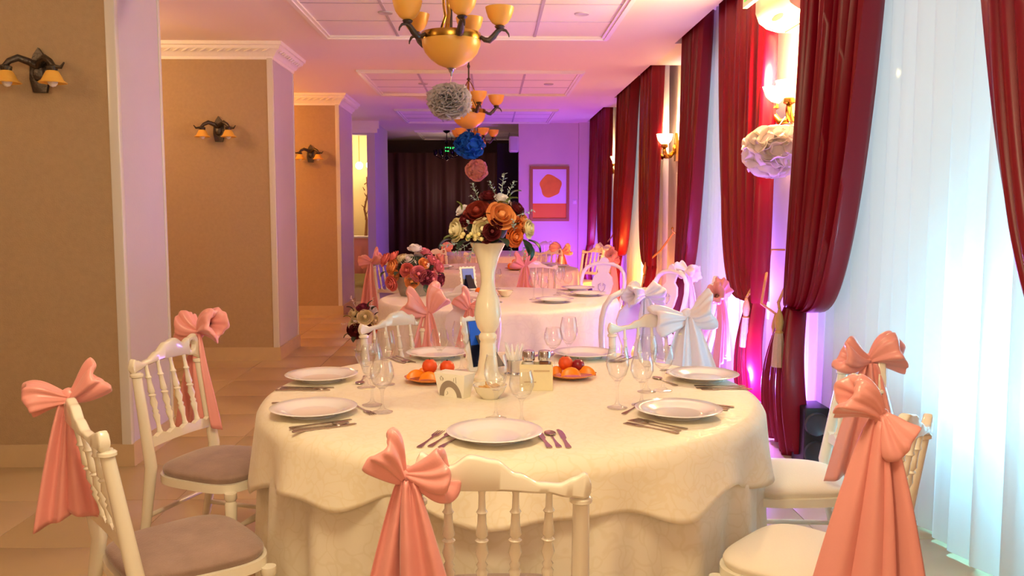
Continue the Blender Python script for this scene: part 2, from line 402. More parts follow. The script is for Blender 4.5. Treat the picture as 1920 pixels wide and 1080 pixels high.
# dark folding partition / stage drape far back
def drape(u, v): return (lerp(-2.7, .95, u), 18.6 + .05 * math.sin(u * 46) + .02 * math.sin(u * 113), lerp(0.02, 2.62, v))
o = put('stage_drape', MB().grid(drape, 160, 2).mesh('stage_drape', 'dark_wall', 60), None, solid=.006); tag(o, 'dark brown drape hanging at the far unlit end of the hall', 'curtain')
o = put('dark_opening_slab', MB().box(.14, .52, 15.9, 15.95, 0, 2.62).mesh('dark_opening_slab', 'painted_dark', 0)); o['kind'] = 'structure'; o.name = 'dark_opening_1'  # near-black slab paints the darkness of the opening

# ------------------------------------------------------------------ pillars
def pillar(n, y0, y1, x0, x1, label_trim=True):
    pr = bpy.data.objects.new('wall_pillar_%d' % n, None); C.objects.link(pr); pr['kind'] = 'structure'
    put('core', box_mesh('core', 'plaster', x0, x1, y0 + .004, y1, 0, CEIL), pr)
    put('wallpaper_panel', box_mesh('wallpaper_panel', 'wallpaper', x0 + .02, x1 - .045, y0 - .006, y0 + .004, .12, CEIL - .13), pr)
    put('corner_strip', bevel_box('corner_strip', 'corner_strip', x1 - .05, x1 + .006, y0 - .014, y0 + .03, .12, CEIL - .12, .006), pr)
    put('corner_strip', bevel_box('corner_strip', 'corner_strip', x0 - .004, x0 + .03, y0 - .012, y0 + .03, .12, CEIL - .12, .005), pr)
    put('corner_strip', bevel_box('corner_strip', 'corner_strip', x1 - .03, x1 + .008, y1 - .02, y1 + .012, .12, CEIL - .12, .005), pr)
    # crown moulding running round the head of the pillar
    prof = [(.0, -.15), (.012, -.15), (.016, -.125), (.03, -.115), (.05, -.085), (.085, -.06), (.095, -.035), (.11, -.03), (.115, 0), (0, 0)]
    cs = [(x0, y0), (x1, y0), (x1, y1), (x0, y1)]; dirs = [(-1, -1), (1, -1), (1, 1), (-1, 1)]
    m = MB(); k = len(prof)
    vs = [(cx + dx * a, cy + dy * a, CEIL + z) for (cx, cy), (dx, dy) in zip(cs, dirs) for a, z in prof]
    fs = [(i * k + j, ((i + 1) % 4) * k + j, ((i + 1) % 4) * k + (j + 1) % k, i * k + (j + 1) % k) for i in range(4) for j in range(k)]
    m.add(vs, fs); cr = put('crown_moulding', m.mesh('crown_moulding', 'moulding', 30), pr)
    # raised twisted-ribbon ornament of the crown, one leaf after another
    m = MB(); L = x1 - x0; n_or = 13
    for i in range(n_or):
        cx = x0 + (i + .5) * L / n_or
        m.tube([(cx - .035, y0 - .066, CEIL - .088), (cx, y0 - .078, CEIL - .076), (cx + .035, y0 - .083, CEIL - .060)], [.004, .011, .004], 6)
    Ls = y1 - y0; ns = max(4, int(Ls / .08))
    for i in range(ns):
        cy = y0 + (i + .5) * Ls / ns
        m.tube([(x1 + .066, cy - .035, CEIL - .088), (x1 + .078, cy, CEIL - .076), (x1 + .083, cy + .035, CEIL - .060)], [.004, .011, .004], 6)
    put('ornament', m.mesh('ornament', 'trim_white', 60), cr)
    m = MB(); t = .018
    m.box(x0 - t, x1 + t, y0 - t, y0 - .0065, 0, .125); m.box(x1 + .0005, x1 + t, y0 - .0065, y1 + t, 0, .125); m.box(x0 - t, x0 - .0005, y0 - .0065, y1 + t, 0, .125); m.box(x0 - .0005, x1 + .0005, y1 + .0005, y1 + t, 0, .125)
    put('plinth', m.mesh('plinth', 'plinth', 0), pr)
    return pr
pillar(1, 4.78, 5.40, -3.05, -2.0)
pillar(2, 8.17, 9.00, -3.05, -2.0)
pillar(3, 11.7, 12.75, -3.05, -2.0)
# fourth pier further back ; a made-up lit niche stands in for its mirror
nr = bpy.data.objects.new('wall_standin_niche', None); C.objects.link(nr); nr['kind'] = 'structure'
m = MB(); m.box(-3.3, -3.05, 15.3, 17.2, 0, CEIL); m.box(-2.14, -2.0, 15.3, 17.2, 0, CEIL); m.box(-3.05, -2.14, 15.3, 15.5, 2.72, CEIL)
put('pier', m.mesh('pier', 'plaster', 0), nr)
put('standin_niche_wall', MB().box(-3.05, -2.14, 17.1, 17.2, 0, CEIL).mesh('standin_niche_wall', 'cream_wall', 0), nr)
m = MB(); m.box(-3.36, -1.92, 15.21, 15.3, CEIL - .13, CEIL); m.box(-3.33, -1.95, 15.24, 15.3, CEIL - .2, CEIL - .13)
put('crown_moulding', m.mesh('crown_moulding', 'moulding', 0), nr)
light('POINT', (-2.55, 16.2, 2.6), (1.0, 0.75, 0.35), 22, .1, 'standin_niche_fill')  # light added for the made-up niche
for i, (xx, zz) in enumerate(((-2.47, 2.25), (-2.27, 2.26))):
    g = thing('globe_lamp', ('left' if i == 0 else 'right') + ' white glowing globe lamp in the niche standing in for a mirror past the third pillar', 'lamp', (xx, 16.6, zz), group='globe lamps')
    put('globe', MB().ball((0, 0, 0), .07, 14).mesh('globe', 'bulb_lit', 60), g); put('stem', MB().tube([(0, 0, .06), (0, 0, .68)], .008, 6).mesh('stem', 'brass', 40), g)
t = thing('side_table', 'small side table under a pink cloth inside the niche standing in for a mirror', 'table', (-2.57, 16.2, 0))
put('cloth', MB().grid(lambda u, v: (lerp(-.40, .40, u), -.3 + .012 * math.sin(u * 40) * (1 - v), lerp(.25, .9, v)), 60, 4).mesh('cloth', 'cloth_pink', 50), t, solid=.004)
put('table_top', box_mesh('table_top', 'cloth_white', -.41, .41, -.31, .3, .9, .93), t)
for sx in (-.36, .36):
    for sy in (-.26, .26): put('leg', box_mesh('leg', 'wood', sx - .02, sx + .02, sy - .02, sy + .02, 0, .9), t)
m = MB().tube([(0, 0, 0), (.02, 0, .3), (-.02, 0, .5), (.05, 0, .8), (.03, 0, 1.1)], [.03, .02, .02, .015, .01], 8)
for k in range(7): m.tube([(.02 * math.sin(k * 2), 0, .3 + k * .11), (.07 * math.sin(k * 2.4), -.03, .36 + k * .11)], [.012, .004], 6)
o = put('carved_branch', m.mesh('carved_branch', 'wood', 50), None, (-2.3, 16.9, .932)); 
o.location = (-2.33, 16.35, .93); tag(o, 'thin dark twisted branch standing on the pink-clothed side table', 'branch')

# side aisle: tall lit cabinet glimpsed between the first two pillars
cb = thing('wall_cabinet', 'tall wooden cabinet with shelves glimpsed between first and second pillar', 'cabinet', (XL + .22, 11.5, 0))
put('side_panel', box_mesh('side_panel', 'wood', -.2, .2, -.9, -.87, 0, 2.5), cb); put('side_panel', box_mesh('side_panel', 'wood', -.2, .2, .87, .9, 0, 2.5), cb)
put('back_panel', box_mesh('back_panel', 'cream_wall', -.2, -.18, -.87, .87, 0, 2.5), cb)
for z in (.08, .75, 1.2, 1.65, 2.1, 2.46): put('shelf', box_mesh('shelf', 'wood', -.18, .2, -.87, .87, z, z + .035), cb)
light('POINT', (-4.25, 11.0, 1.5), (1.0, .6, .15), 5, .05, 'cabinet_lamp')

# ------------------------------------------------------------------ windows: sheers and velvet curtains
ORD = ['nearest', 'second', 'third', 'farthest']
for k, (a, b) in enumerate([(1.7, 5.18), (5.95, 8.08), (9.5, 11.98), (13.2, 15.28)]):
    ph = k * 1.7; n = (b - a)
    def sh(u, v, a=a, b=b, ph=ph, n=n):
        y = lerp(a, b, u); k1 = 2 * PI * y / .155 + .9 * math.sin(y * 5 + ph)
        f = math.sin(k1); f = f * .75 + .25 * math.sin(2 * k1 + ph)
        return (1.925 + .030 * f + .012 * math.sin(y * 9 + v * 2 + ph) , y + .012 * math.cos(k1 + 1), lerp(.03 + (.11 if 3.25 < y < 3.95 and k == 9 else 0) + .012 * math.sin(y * 3 + ph), 3.12, v))
    o = put('sheer_curtain', MB().grid(sh, int(n * 64), 8).mesh('sheer_curtain', 'sheer', 70)); tag(o, 'translucent white pleated sheer curtain in the %s window' % ORD[k], 'sheer curtain', 'sheer window curtains')

def velvet(yo, yi, yt, zt, hemw, label, ztop=3.10, x=1.82, e=.24, seed=0, zhem=.03, nf=11, spread=None):
    """yo outer edge (pier side), yi inner edge at the top, tied at yt, zt"""
    sg = 1 if yi > yo else -1; W0 = abs(yi - yo); TW = .15
    rr = random.Random(seed); ph = rr.random() * 6
    def fn(u, v):
        # v: 0 hem .. 1 top
        if v > .30:
            s = (v - .30) / .70; s = s ** 1.6; z = lerp(zt, ztop, s)
            fo = .5 - .5 * math.cos(min(1, s * 1.6) * PI) if s < .62 else 1
            yo_ = lerp(yt - sg * TW * .5, yo, min(1, s * 2.2) ** .6)
            yi_ = (yt + sg * TW * .5) + (yi - (yt + sg * TW * .5)) * (s ** e)
            g = s
        else:
            q = 1 - v / .30; z = lerp(zt, zhem + .03 * math.sin(u * 9 + ph), q)
            wv = TW + (hemw - TW) * (math.sin(min(1, q * 1.25) * PI / 2)) 
            yo_ = yt - sg * wv * .55; yi_ = yt + sg * wv * .45; g = 0
        y = lerp(yo_, yi_, u); wd = abs(yi_ - yo_)
        a = 2 * PI * nf * u + ph + .9 * math.sin(5 * u * PI + ph)
        amp = min(.078, .045 + wd * .04) 
        xx = x - (.05 * (1 - g) if v > .30 else .05 * 1) + amp * (math.sin(a) * .8 + .25 * math.sin(2.3 * a + ph + z))
        if v <= .30: xx -= .05 * math.sin((1 - v / .30) * PI)
        y += .03 * math.cos(a) * min(1, wd / .5)
        return (min(xx, 1.898), y, z)
    o = put('velvet_curtain', MB().grid(fn, 150, 60).mesh('velvet_curtain', 'velvet', 80), None, solid=.004)
    return tag(o, label, 'curtain', 'burgundy velvet curtains')
velvet(2.0, 3.30, 2.15, .85, .5, 'burgundy satin curtain at the right edge of the photo, near side of nearest window', seed=1, e=.36)
velvet(4.99, 4.05, 4.93, .86, .50, 'burgundy satin curtain tied back between the nearest window and the nearest sconce', seed=2)
velvet(5.74, 6.85, 5.78, .80, .34, 'burgundy satin curtain just past the air conditioner, near side of second window', seed=3, x=1.85)
velvet(8.02, 7.35, 7.95, .80, .40, 'burgundy satin curtain on the far side of the second window', seed=4)
velvet(9.35, 10.15, 9.42, .80, .40, 'burgundy satin curtain right behind the second lit sconce', seed=5)
velvet(11.95, 10.95, 11.85, .80, .40, 'burgundy satin curtain on the far side of the orange-lit third window', seed=6)
velvet(13.15, 14.15, 13.2, .80, .40, 'burgundy satin curtain right behind the third lit sconce', seed=7)
velvet(15.25, 14.75, 15.2, .80, .36, 'farthest burgundy satin curtain beside the wall with the picture', seed=8)

def tieback(label, hook, tie, tassels, group='curtain tiebacks with tassels'):
    t = thing('curtain_tieback', label, 'tieback', hook, group=group)
    H = Vector(hook); T = Vector(tie) - H
    put('hook', MB().tube([(.1, 0, 0), (0, 0, 0), (-.02, 0, .02), (-.02, 0, .045)], .007, 8).ball((-.02, 0, .05), .014, 8).mesh('hook', 'brass', 50), t)
    mid = T * .5 + Vector((0, 0, -.03))
    put('rope', MB().tube([(-.01, 0, 0), tuple(mid), tuple(T)], .011, 8).mesh('rope', 'rope_gold', 50), t)
    for q in tassels:
        q = Vector(q) - H
        r = put('tassel', MB().lathe([(.001, 0), (.010, -.005), (.013, -.02), (.020, -.04), (.026, -.075), (.020, -.115), (.017, -.125), (.026, -.135), (.024, -.14)], 14, tuple(q)).mesh('tassel', 'rope_gold', 50), t)
        put('rope', MB().tube([tuple(q), tuple((q + T) * .5 + Vector((0, 0, -.0))), tuple(T if (q - T).length < .35 else Vector((0, 0, 0)))], .009, 8).mesh('rope', 'rope_gold', 50), t)
        put('fringe', MB().lathe([(.022, -.136), (.030, -.2), (.036, -.32), (.037, -.335), (.001, -.33)], 18, tuple(q), mod=lambda a, r_, z: r_ * (1 + .06 * math.cos(a * 9))).mesh('fringe', 'tassel', 50), r)
tieback('gold rope tieback with two tassels on the curtain past the air conditioner', (1.94, 5.92, 1.15), (1.74, 5.74, .86), [(1.72, 5.72, .84), (1.72, 5.12, .80)])
tieback('gold rope tieback with pale tassel on the curtain below nearest sconce', (1.94, 5.42, 1.15), (1.70, 5.02, .88), [(1.66, 4.88, .86)])
tieback('gold rope tieback on the curtain behind the second sconce', (1.94, 9.05, 1.18), (1.73, 9.40, .86), [(1.70, 9.40, .84)])
tieback('gold rope tieback on the curtain behind the third sconce', (1.94, 12.95, 1.18), (1.73, 13.18, .86), [(1.70, 13.18, .84)])
# ------------------------------------------------------------------ lamps
def sconce_kit(up):
    s = 1 if up else -1
    back = MB().prism([(-.035, -.10), (.035, -.10), (.05, -.03), (.045, .05), (.025, .1), (0, .135), (-.025, .1), (-.045, .05), (-.05, -.03)], 0, .022, 'y')
    back.ball((0, .025, .0), .032, 10, 1, .6, 1.4)
    kit = [('backplate', back.mesh('backplate', 'brass' if up else 'bronze', 30), 0, [])]
    for sx in (-1, 1):
        arm = MB(); z = (lambda q: q) if up else (lambda q: q)
        if up: pts = [(0, .03, -.02), (sx * .03, .07, -.06), (sx * .075, .11, -.065), (sx * .105, .13, -.03), (sx * .12, .135, .0), (sx * .15, .145, -.03), (sx * .165, .15, -.055)]
        else: pts = [(0, .03, .03), (sx * .03, .06, .055), (sx * .07, .09, .07), (sx * .105, .11, .05), (sx * .13, .12, .02), (sx * .17, .13, .015), (sx * .19, .135, .04)]
        arm.tube(pts, [.016, .02, .019, .016, .013, .009, .004], 8)
        p = (sx * .118, .133, .01) if up else (sx * .118, .117, .02)
        arm.lathe([(.012, -.01 * s), (.03, 0), (.026, .02 * s), (.02, .03 * s)], 12, p)
        am = arm.mesh('arm', 'brass' if up else 'bronze', 50)
        if up: pr = [(.02, .02), (.035, .03), (.055, .055), (.064, .085), (.068, .105), (.064, .105), (.06, .086), (.05, .058), (.03, .035)]
        else: pr = [(.018, -.015), (.032, -.025), (.045, -.05), (.055, -.07), (.072, -.082), (.069, -.085), (.05, -.073), (.04, -.05), (.028, -.03)]
        shade = MB().lathe(pr, 20, p, mod=lambda a, r, z: r * (1 + .02 * math.cos(8 * a))).mesh('shade', 'lit_shade' if up else 'amber_shade', 60)
        bulb = MB().ball((p[0], p[1], p[2] + s * .07), .027, 12, 1, 1, 1.3).mesh('bulb', 'bulb_lit' if up else 'bulb_off', 60)
        kit += [('arm', am, 0, [('shade', shade, 0), ('bulb', bulb, 0)])]
    return kit
KU, KD = sconce_kit(True), sconce_kit(False)
for i, (yy, pw) in enumerate(((5.60, 120), (9.47, 95), (13.45, 58))):
    t = thing('wall_sconce', ('nearest', 'second', 'farthest')[i] + ' glowing brass wall sconce between the burgundy curtains', 'wall lamp', (XR, yy, 2.08), PI / 2, 'lit brass sconces on the right wall', scale=1.3); setdown(KU, t)
    light('POINT', (1.83, yy - .0, 2.30), (1.0, .68, .30), pw, .07, 'sconce_bulb')
for i, (yy, xx) in enumerate(((4.774, -2.40), (8.164, -2.50), (11.694, -2.38))):
    t = thing('wall_sconce', 'unlit two-armed bronze sconce on the %s pillar' % ('nearest', 'second', 'third')[i], 'wall lamp', (xx, yy, 2.15), PI, 'unlit bronze sconces on the pillars', scale=1.0); setdown(KD, t)

def chandelier_kit():
    k = []
    k.append(('canopy', MB().lathe([(.001, .55), (.055, .55), (.05, .53), (.02, .51), (.001, .50)], 18).mesh('canopy', 'bronze', 40), 0, []))
    rod = MB().tube([(0, 0, .01), (0, 0, .52)], .008, 8); rod.lathe([(.009, .30), (.022, .315), (.01, .33)], 12); rod.lathe([(.009, .42), (.016, .44), (.009, .46)], 12)
    k.append(('rod', rod.mesh('rod', 'bronze', 50), 0, []))
    for q in range(3):
        a = q * 2 * PI / 3 + .3; c, s_ = math.cos(a), math.sin(a)
        pts = [(c * r, s_ * r, z) for r, z in ((.075, .0), (.085, .03), (.07, .07), (.045, .12), (.055, .17), (.06, .21), (.03, .27), (.008, .30))]
        k.append(('strap', MB().tube(pts, [.010, .014, .012, .011, .012, .011, .009, .006], 8, flat=.4).mesh('strap', 'brass', 50), 0, []))
    k.append(('ring', MB().lathe([(.150, -.022), (.168, -.022), (.172, 0), (.168, .018), (.150, .018), (.08, .012), (.08, -.0), (.150, -.01), (.150, -.022)], 40).mesh('ring', 'brass', 40), 0, []))
    k.append(('bowl', MB().lathe([(.166, -.022), (.164, -.05), (.148, -.09), (.118, -.125), (.075, -.155), (.03, -.172), (.02, -.175), (.02, -.168), (.07, -.148), (.11, -.12), (.14, -.088), (.156, -.05), (.158, -.022), (.166, -.022)], 40).mesh('bowl', 'amber_glass', 60), 0, []))
    k.append(('finial', MB().lathe([(.001, -.222), (.006, -.215), (.005, -.205), (.013, -.195), (.018, -.182), (.028, -.176), (.022, -.166), (.001, -.165)], 14).mesh('finial', 'chrome', 50), 0, []))
    for q in range(5):
        a = q * 2 * PI / 5 + math.radians(285); c, s_ = math.cos(a), math.sin(a)
        arm = MB().tube([(c * r, s_ * r, z) for r, z in ((.165, 0), (.19, -.018), (.215, -.022), (.24, .0), (.262, .028), (.285, .04), (.31, .032), (.325, .012), (.328, -.004))], [.012, .018, .022, .022, .018, .013, .009, .006, .004], 10, flat=.8)
        arm.lathe([(.010, .035), (.024, .045), (.03, .055), (.02, .062)], 12, (c * .275, s_ * .275, 0))
        sh = MB().lathe([(.022, .06), (.045, .075), (.066, .105), (.076, .135), (.082, .16), (.078, .160), (.071, .136), (.06, .107), (.04, .08), (.015, .066)], 24, (c * .275, s_ * .275, 0)).mesh('shade', 'amber_shade', 60)
        k.append(('arm', arm.mesh('arm', 'bronze', 50), 0, [('shade', sh, 0)]))
    return k
KC = chandelier_kit()
for i, (xx, yy) in enumerate(((-.215, 5.0), (-.205, 8.75), (-.215, 12.5))):
    t = thing('chandelier', '%s amber glass chandelier with five upturned shades and a %s pompom below' % (('nearest', 'second', 'farthest')[i], ('grey', 'blue', 'pale pink')[i]), 'chandelier', (xx, yy, 2.40), .12 * i, 'amber bowl chandeliers'); setdown(KC, t)
t = thing('dark_chandelier', 'small dark glass chandelier in the unlit far end of the hall', 'chandelier', (-.83, 17, 2.46))
put('stem', MB().lathe([(.001, .49), (.07, .485), (.06, .46), (.008, .43), (.008, .3), (.04, .27), (.04, .25), (.01, .22), (.01, .16), (.04, .13), (.01, .1), (.02, .0), (.04, -.04), (.03, -.07), (.001, -.09)], 14).mesh('stem', 'dark_metal', 50), t)
for q in range(6):
    a = q * PI / 3; c, s_ = math.cos(a), math.sin(a)
    put('arm', MB().tube([(0.02 * c, .02 * s_, 0), (.12 * c, .12 * s_, -.05), (.22 * c, .22 * s_, .0)], .008, 6).lathe([(.01, 0), (.035, .02), (.04, .12)], 10, (.22 * c, .22 * s_, 0)).mesh('arm', 'dark_metal', 50), t)

def pompom(label, c, r, material, top, seed, n=90, ruf=.16, sz=1.0):
    rr = random.Random(seed); m = MB(); m.ball((0, 0, 0), r * (.72 if ruf < .1 else .5), 16, 1, 1, sz)
    for i in range(n):
        z = 1 - 2 * (i + .5) / n; a = i * 2.399963 + rr.random() * .4; q = math.sqrt(max(0, 1 - z * z)); d = Vector((q * math.cos(a), q * math.sin(a), z))
        t1 = d.orthogonal().normalized(); t1 = Matrix.Rotation(rr.random() * 6.28, 3, d) @ t1; t2 = d.cross(t1); L = r * (0.92 + rr.random() * .12); wd = r * (.36 + rr.random() * .12); ph = rr.random() * 6; bend = rr.uniform(-.5, .5)
        def pf(u, v, d=d, t1=t1, t2=t2, L=L, wd=wd, ph=ph, bend=bend):
            x = (u - .5) * 2; e = v ** .8
            p = d * (L * ((.62 if ruf < .1 else .42) + (.38 if ruf < .1 else .60 + .06 * math.sin(x * 9 + ph)) * e) * (1 - .22 * x * x * e)) + t1 * (x * wd * (.35 + .75 * e)) + t2 * (r * (ruf * math.sin(x * 5.5 + ph) * e + bend * .35 * e * e))
            return (p.x, p.y, p.z * sz)
        m.grid(pf, 7, 4)
    t = thing('paper_pompom', label, 'pompom', c, group='paper pompoms')
    put('paper_petals', m.mesh('paper_petals', material, 60, weld=False), t, solid=.0008)
    put('string', MB().tube([(0, 0, r * .6), (top[0] - c[0], top[1] - c[1], top[2] - c[2])], .0022, 5).mesh('string', 'string', 40), t)
pompom('grey ruffled tissue paper pompom hanging under nearest chandelier', (-.225, 5.0, 2.04), .125, 'paper_grey', (-.215, 5.0, 2.18), 3, n=110, ruf=.34, sz=.82)
pompom('bright blue tissue paper pompom hanging under second chandelier', (-.20, 8.75, 2.065), .165, 'paper_blue', (-.205, 8.75, 2.18), 4, n=70, ruf=.09, sz=.85)
pompom('pale pink tissue paper pompom hanging under farthest chandelier', (-.185, 12.5, 1.985), .170, 'paper_pink', (-.215, 12.5, 2.18), 5, n=70, ruf=.08, sz=.95)
pompom('large white tissue paper pompom hanging below nearest lit sconce', (1.79, 5.45, 1.79), .205, 'paper_white', (1.90, 5.58, 2.02), 6, n=70, ruf=.08, sz=.86)

# ------------------------------------------------------------------ wall fittings
ac = thing('air_conditioner', 'white split air conditioner high on the wall above nearest sconce', 'air conditioner', (0, 0, 0))
prof = [(2.045, 2.56), (1.86, 2.565), (1.79, 2.585), (1.74, 2.62), (1.715, 2.68), (1.715, 2.84), (1.74, 2.87), (2.045, 2.87)]
put('casing', MB().add([(x, y_, z) for y_ in (5.08, 5.66) for x, z in prof], [tuple(range(8)), tuple(range(15, 7, -1))] + [(i, i + 8, (i + 1) % 8 + 8, (i + 1) % 8) for i in range(8)]).mesh('casing', 'ac_white', 35), ac)
put('air_slot', MB().box(1.895, 1.905, 5.12, 5.62, 2.556, 2.566).mesh('air_slot', 'ac_slot', 0), ac)
put('sensor_window', MB().prism([(1.0 * math.cos(a) * .018 , math.sin(a) * .1) for a in [i * PI / 8 for i in range(16)]], -.003, .003).xf(Matrix.Translation((1.768, 5.38, 2.602)) @ Matrix.Rotation(math.radians(35), 4, 'Y')).mesh('sensor_window', 'ac_slot', 40), ac)
sg = thing('hanging_sign', 'white-edged green emergency sign hanging from the ceiling above the air conditioner', 'sign', (1.60, 5.35, 2.69))
put('panel', box_mesh('panel', 'ac_white', 0, .03, -.2, .2, 0, .19), sg); put('green_face', box_mesh('green_face', 'sign_green', -.003, 0, -.17, .17, .03, .16), sg)
for yy in (-.12, .12): put('rod', MB().tube([(.015, yy, .19), (.015, yy, .26)], .005, 6).mesh('rod', 'chrome', 40), sg)
ex = thing('exit_sign', 'small glowing green exit sign in the dark far end of the hall', 'sign', (-.80, 18.45, 2.62))
put('casing', box_mesh('casing', 'black_plastic', -.16, .16, 0, .05, 0, .13), ex)
m = MB()
for (a, b, c, d) in ((-.13, -.115, .02, .11), (-.115, -.06, .095, .11), (-.115, -.07, .058, .072), (-.115, -.06, .02, .035), (-.03, -.015, .02, .11), (.02, .035, .02, .11), (.05, .13, .095, .11), (.083, .097, .02, .095), (-.015, .02, .06, .07)): m.box(a, b, -.004, 0, c, d)
put('rod', MB().tube([(0, .025, .13), (0, .025, .33)], .008, 6).mesh('rod', 'black_plastic', 40), ex)
put('lit_letters', m.mesh('lit_letters', 'sign_led', 0), ex)
sp = thing('wall_speaker', 'pale wall speaker mounted beside the dark doorway', 'speaker', (.43, 15.45, 2.57))
put('cabinet', bevel_box('cabinet', 'speaker_grey', -.085, .085, -.1, .1, -.14, .14, .03), sp); put('bracket', box_mesh('bracket', 'speaker_grey', .08, .092, .03, .2, -.04, .04), sp); put('grille', bevel_box('grille', 'tbar', -.065, .065, -.106, -.098, -.11, .11, .003), sp)
pf = thing('framed_picture', 'wood framed picture in orange and lilac on the end wall', 'picture', (1.07, 15.5, 1.70))
m = MB(); hw, hh, fw = .35, .486, .05
for (a, b, c, d) in ((-hw, hw, hh - fw, hh), (-hw, hw, -hh, -hh + fw), (-hw, -hw + fw, -hh + fw, hh - fw), (hw - fw, hw, -hh + fw, hh - fw)): m.box(a, b, -.035, 0, c, d)
put('frame', m.mesh('frame', 'frame_wood', 0), pf)
put('picture_top', box_mesh('picture_top', 'poster_pale', -hw + fw, hw - fw, -.012, -.004, -.17, hh - fw), pf)
put('picture_bottom', box_mesh('picture_bottom', 'poster_orange', -hw + fw, hw - fw, -.012, -.004, -hh + fw, -.17), pf)
m = MB(); m.prism([(.19 * math.cos(a) * (1 + .08 * math.sin(5 * a)) + .02, .20 * math.sin(a) * (1 + .1 * math.cos(3 * a)) + .14) for a in [i * PI / 20 for i in range(40)]], -.015, -.012, 'y')
put('colour_patch', m.mesh('colour_patch', 'poster_blob', 0), pf)
o = put('light_switch', bevel_box('light_switch', 'switch', -.035, .035, -.012, 0, -.04, .04, .004), None, (1.52, 15.5, 1.56)); tag(o, 'small white light switch right of the framed picture', 'switch')
put('rocker', bevel_box('rocker', 'trim_white', -.018, .018, -.017, -.010, -.022, .022, .003), o)
bx = thing('black_box_unit', 'low black box with two round grey discs under the tied curtain', 'speaker', (1.80, 4.72, 0))
put('casing', bevel_box('casing', 'black_plastic', -.07, .07, -.10, .10, 0, .34, .01), bx)
for z in (.09, .25): put('disc', MB().lathe([(.001, .0), (.05, .004), (.062, .012), (.068, 0)], 20).xf(Matrix.Translation((-.005, -.101, z)) @ Matrix.Rotation(PI / 2, 4, 'X')).mesh('disc', 'disc_grey', 50), bx)
for (lx, ly, lc, lp), nm_ in zip(LEDS, ('by the nearest pier between the windows', 'by the pier past the second window', 'before the third window', 'before the farthest window')):
    t = thing('added_led_uplight', 'unseen small black LED floor uplight added ' + nm_, 'uplight', (lx, ly, 0), group='added LED floor uplights')
    put('housing', MB().lathe([(.001, .05), (.07, .05), (.075, .06), (.078, .20), (.070, .20), (.066, .18), (.001, .175)], 20).mesh('housing', 'black_plastic', 40), t)
    put('bracket', MB().box(-.09, -.084, -.02, .02, 0, .14).box(.084, .09, -.02, .02, 0, .14).box(-.09, .09, -.04, .04, 0, .006).mesh('bracket', 'black_plastic', 0), t)
# ------------------------------------------------------------------ tables and cloths
T = {1: (.08, 3.20, .905), 2: (.07, 6.62, .92), 3: (.08, 10.0, .95), 4: (.1, 13.3, .9)}
TN = {1: 'front', 2: 'second', 3: 'third', 4: 'farthest'}
def table(k, skirt, overlay):
    cx, cy, r = T[k]
    t = thing('round_table', '%s round banquet table hidden under floor-length cloth' % TN[k], 'table', (cx, cy, 0), group='round banquet tables')
    put('table_top', MB().lathe([(.001, .715), (r - .03, .715), (r - .02, .725), (r - .03, .738), (.001, .738)], 48).mesh('table_top', 'wood', 40), t)
    for q in range(4):
        a = q * PI / 2 + .6; put('leg', MB().tube([(.5 * math.cos(a), .5 * math.sin(a), 0), (.45 * math.cos(a), .45 * math.sin(a), .716)], .025, 8).mesh('leg', 'wood', 40), t)
    rr = random.Random(k); ph = rr.random() * 6; n = 19
    zt = .744 if overlay else .752
    def sk(u, v):
        a = 2 * PI * u
        if v < .1: q = v / .1; return (cx + math.cos(a) * q * (r - .03), cy + math.sin(a) * q * (r - .03), zt)
        if v < .2: q = (v - .1) / .1; s = q * PI / 2; R_ = r - .03 + .03 * math.sin(s); return (cx + math.cos(a) * R_, cy + math.sin(a) * R_, zt - .03 * (1 - math.cos(s)))
        q = (v - .2) / .8; z = lerp(zt - .03, .006, q)
        f = math.sin(n * a + ph + .8 * math.sin(3 * a)) * .8 + .3 * math.sin(2 * n * a + ph)
        R_ = r + .010 * q + (.004 + .026 * min(1, q * 1.6)) * f
        return (cx + math.cos(a) * R_, cy + math.sin(a) * R_, z)
    o = put('floor_length_tablecloth', MB().grid(sk, 300, 20, True).mesh('floor_length_tablecloth', skirt, 70)); tag(o, 'floor-length pale cloth on the %s round table' % TN[k], 'tablecloth', 'floor-length tablecloths')
    if not overlay: return
    def ov(u, v):
        a = 2 * PI * u; D = .20 + .05 * math.cos(2 * a) + .022 * math.sin(4 * a + ph) ; D += .022 * math.sin(11 * a + ph) + .012 * math.sin(17 * a)
        r0 = r + .012
        if v < .25: q = v / .25; return (cx + math.cos(a) * q * (r0 - .05), cy + math.sin(a) * q * (r0 - .05), .752)
        if v < .5: q = (v - .25) / .25; s = q * PI / 2; R_ = r0 - .05 + .05 * math.sin(s); return (cx + math.cos(a) * R_, cy + math.sin(a) * R_, .752 - .04 * (1 - math.cos(s)))
        q = (v - .5) / .5; z = .712 - (D - .04) * q
        f = math.sin(11 * a + ph + 1.2 * math.sin(2 * a)) * .8 + .35 * math.sin(23 * a + ph)
        R_ = r0 + .008 * q + .026 * q * f + .012 * q + .004
        return (cx + math.cos(a) * R_, cy + math.sin(a) * R_, z)
    o = put('overlay_tablecloth', MB().grid(ov, 320, 18, True).mesh('overlay_tablecloth', overlay, 70), None, solid=.002); tag(o, 'cream damask overlay with wavy hem on the %s round table' % TN[k], 'tablecloth', 'overlay tablecloths')
table(1, 'cloth_skirt', 'cloth_cream'); table(2, 'cloth_white', None); table(3, 'cloth_white', None); table(4, 'cloth_white', None)
TOP = .7535

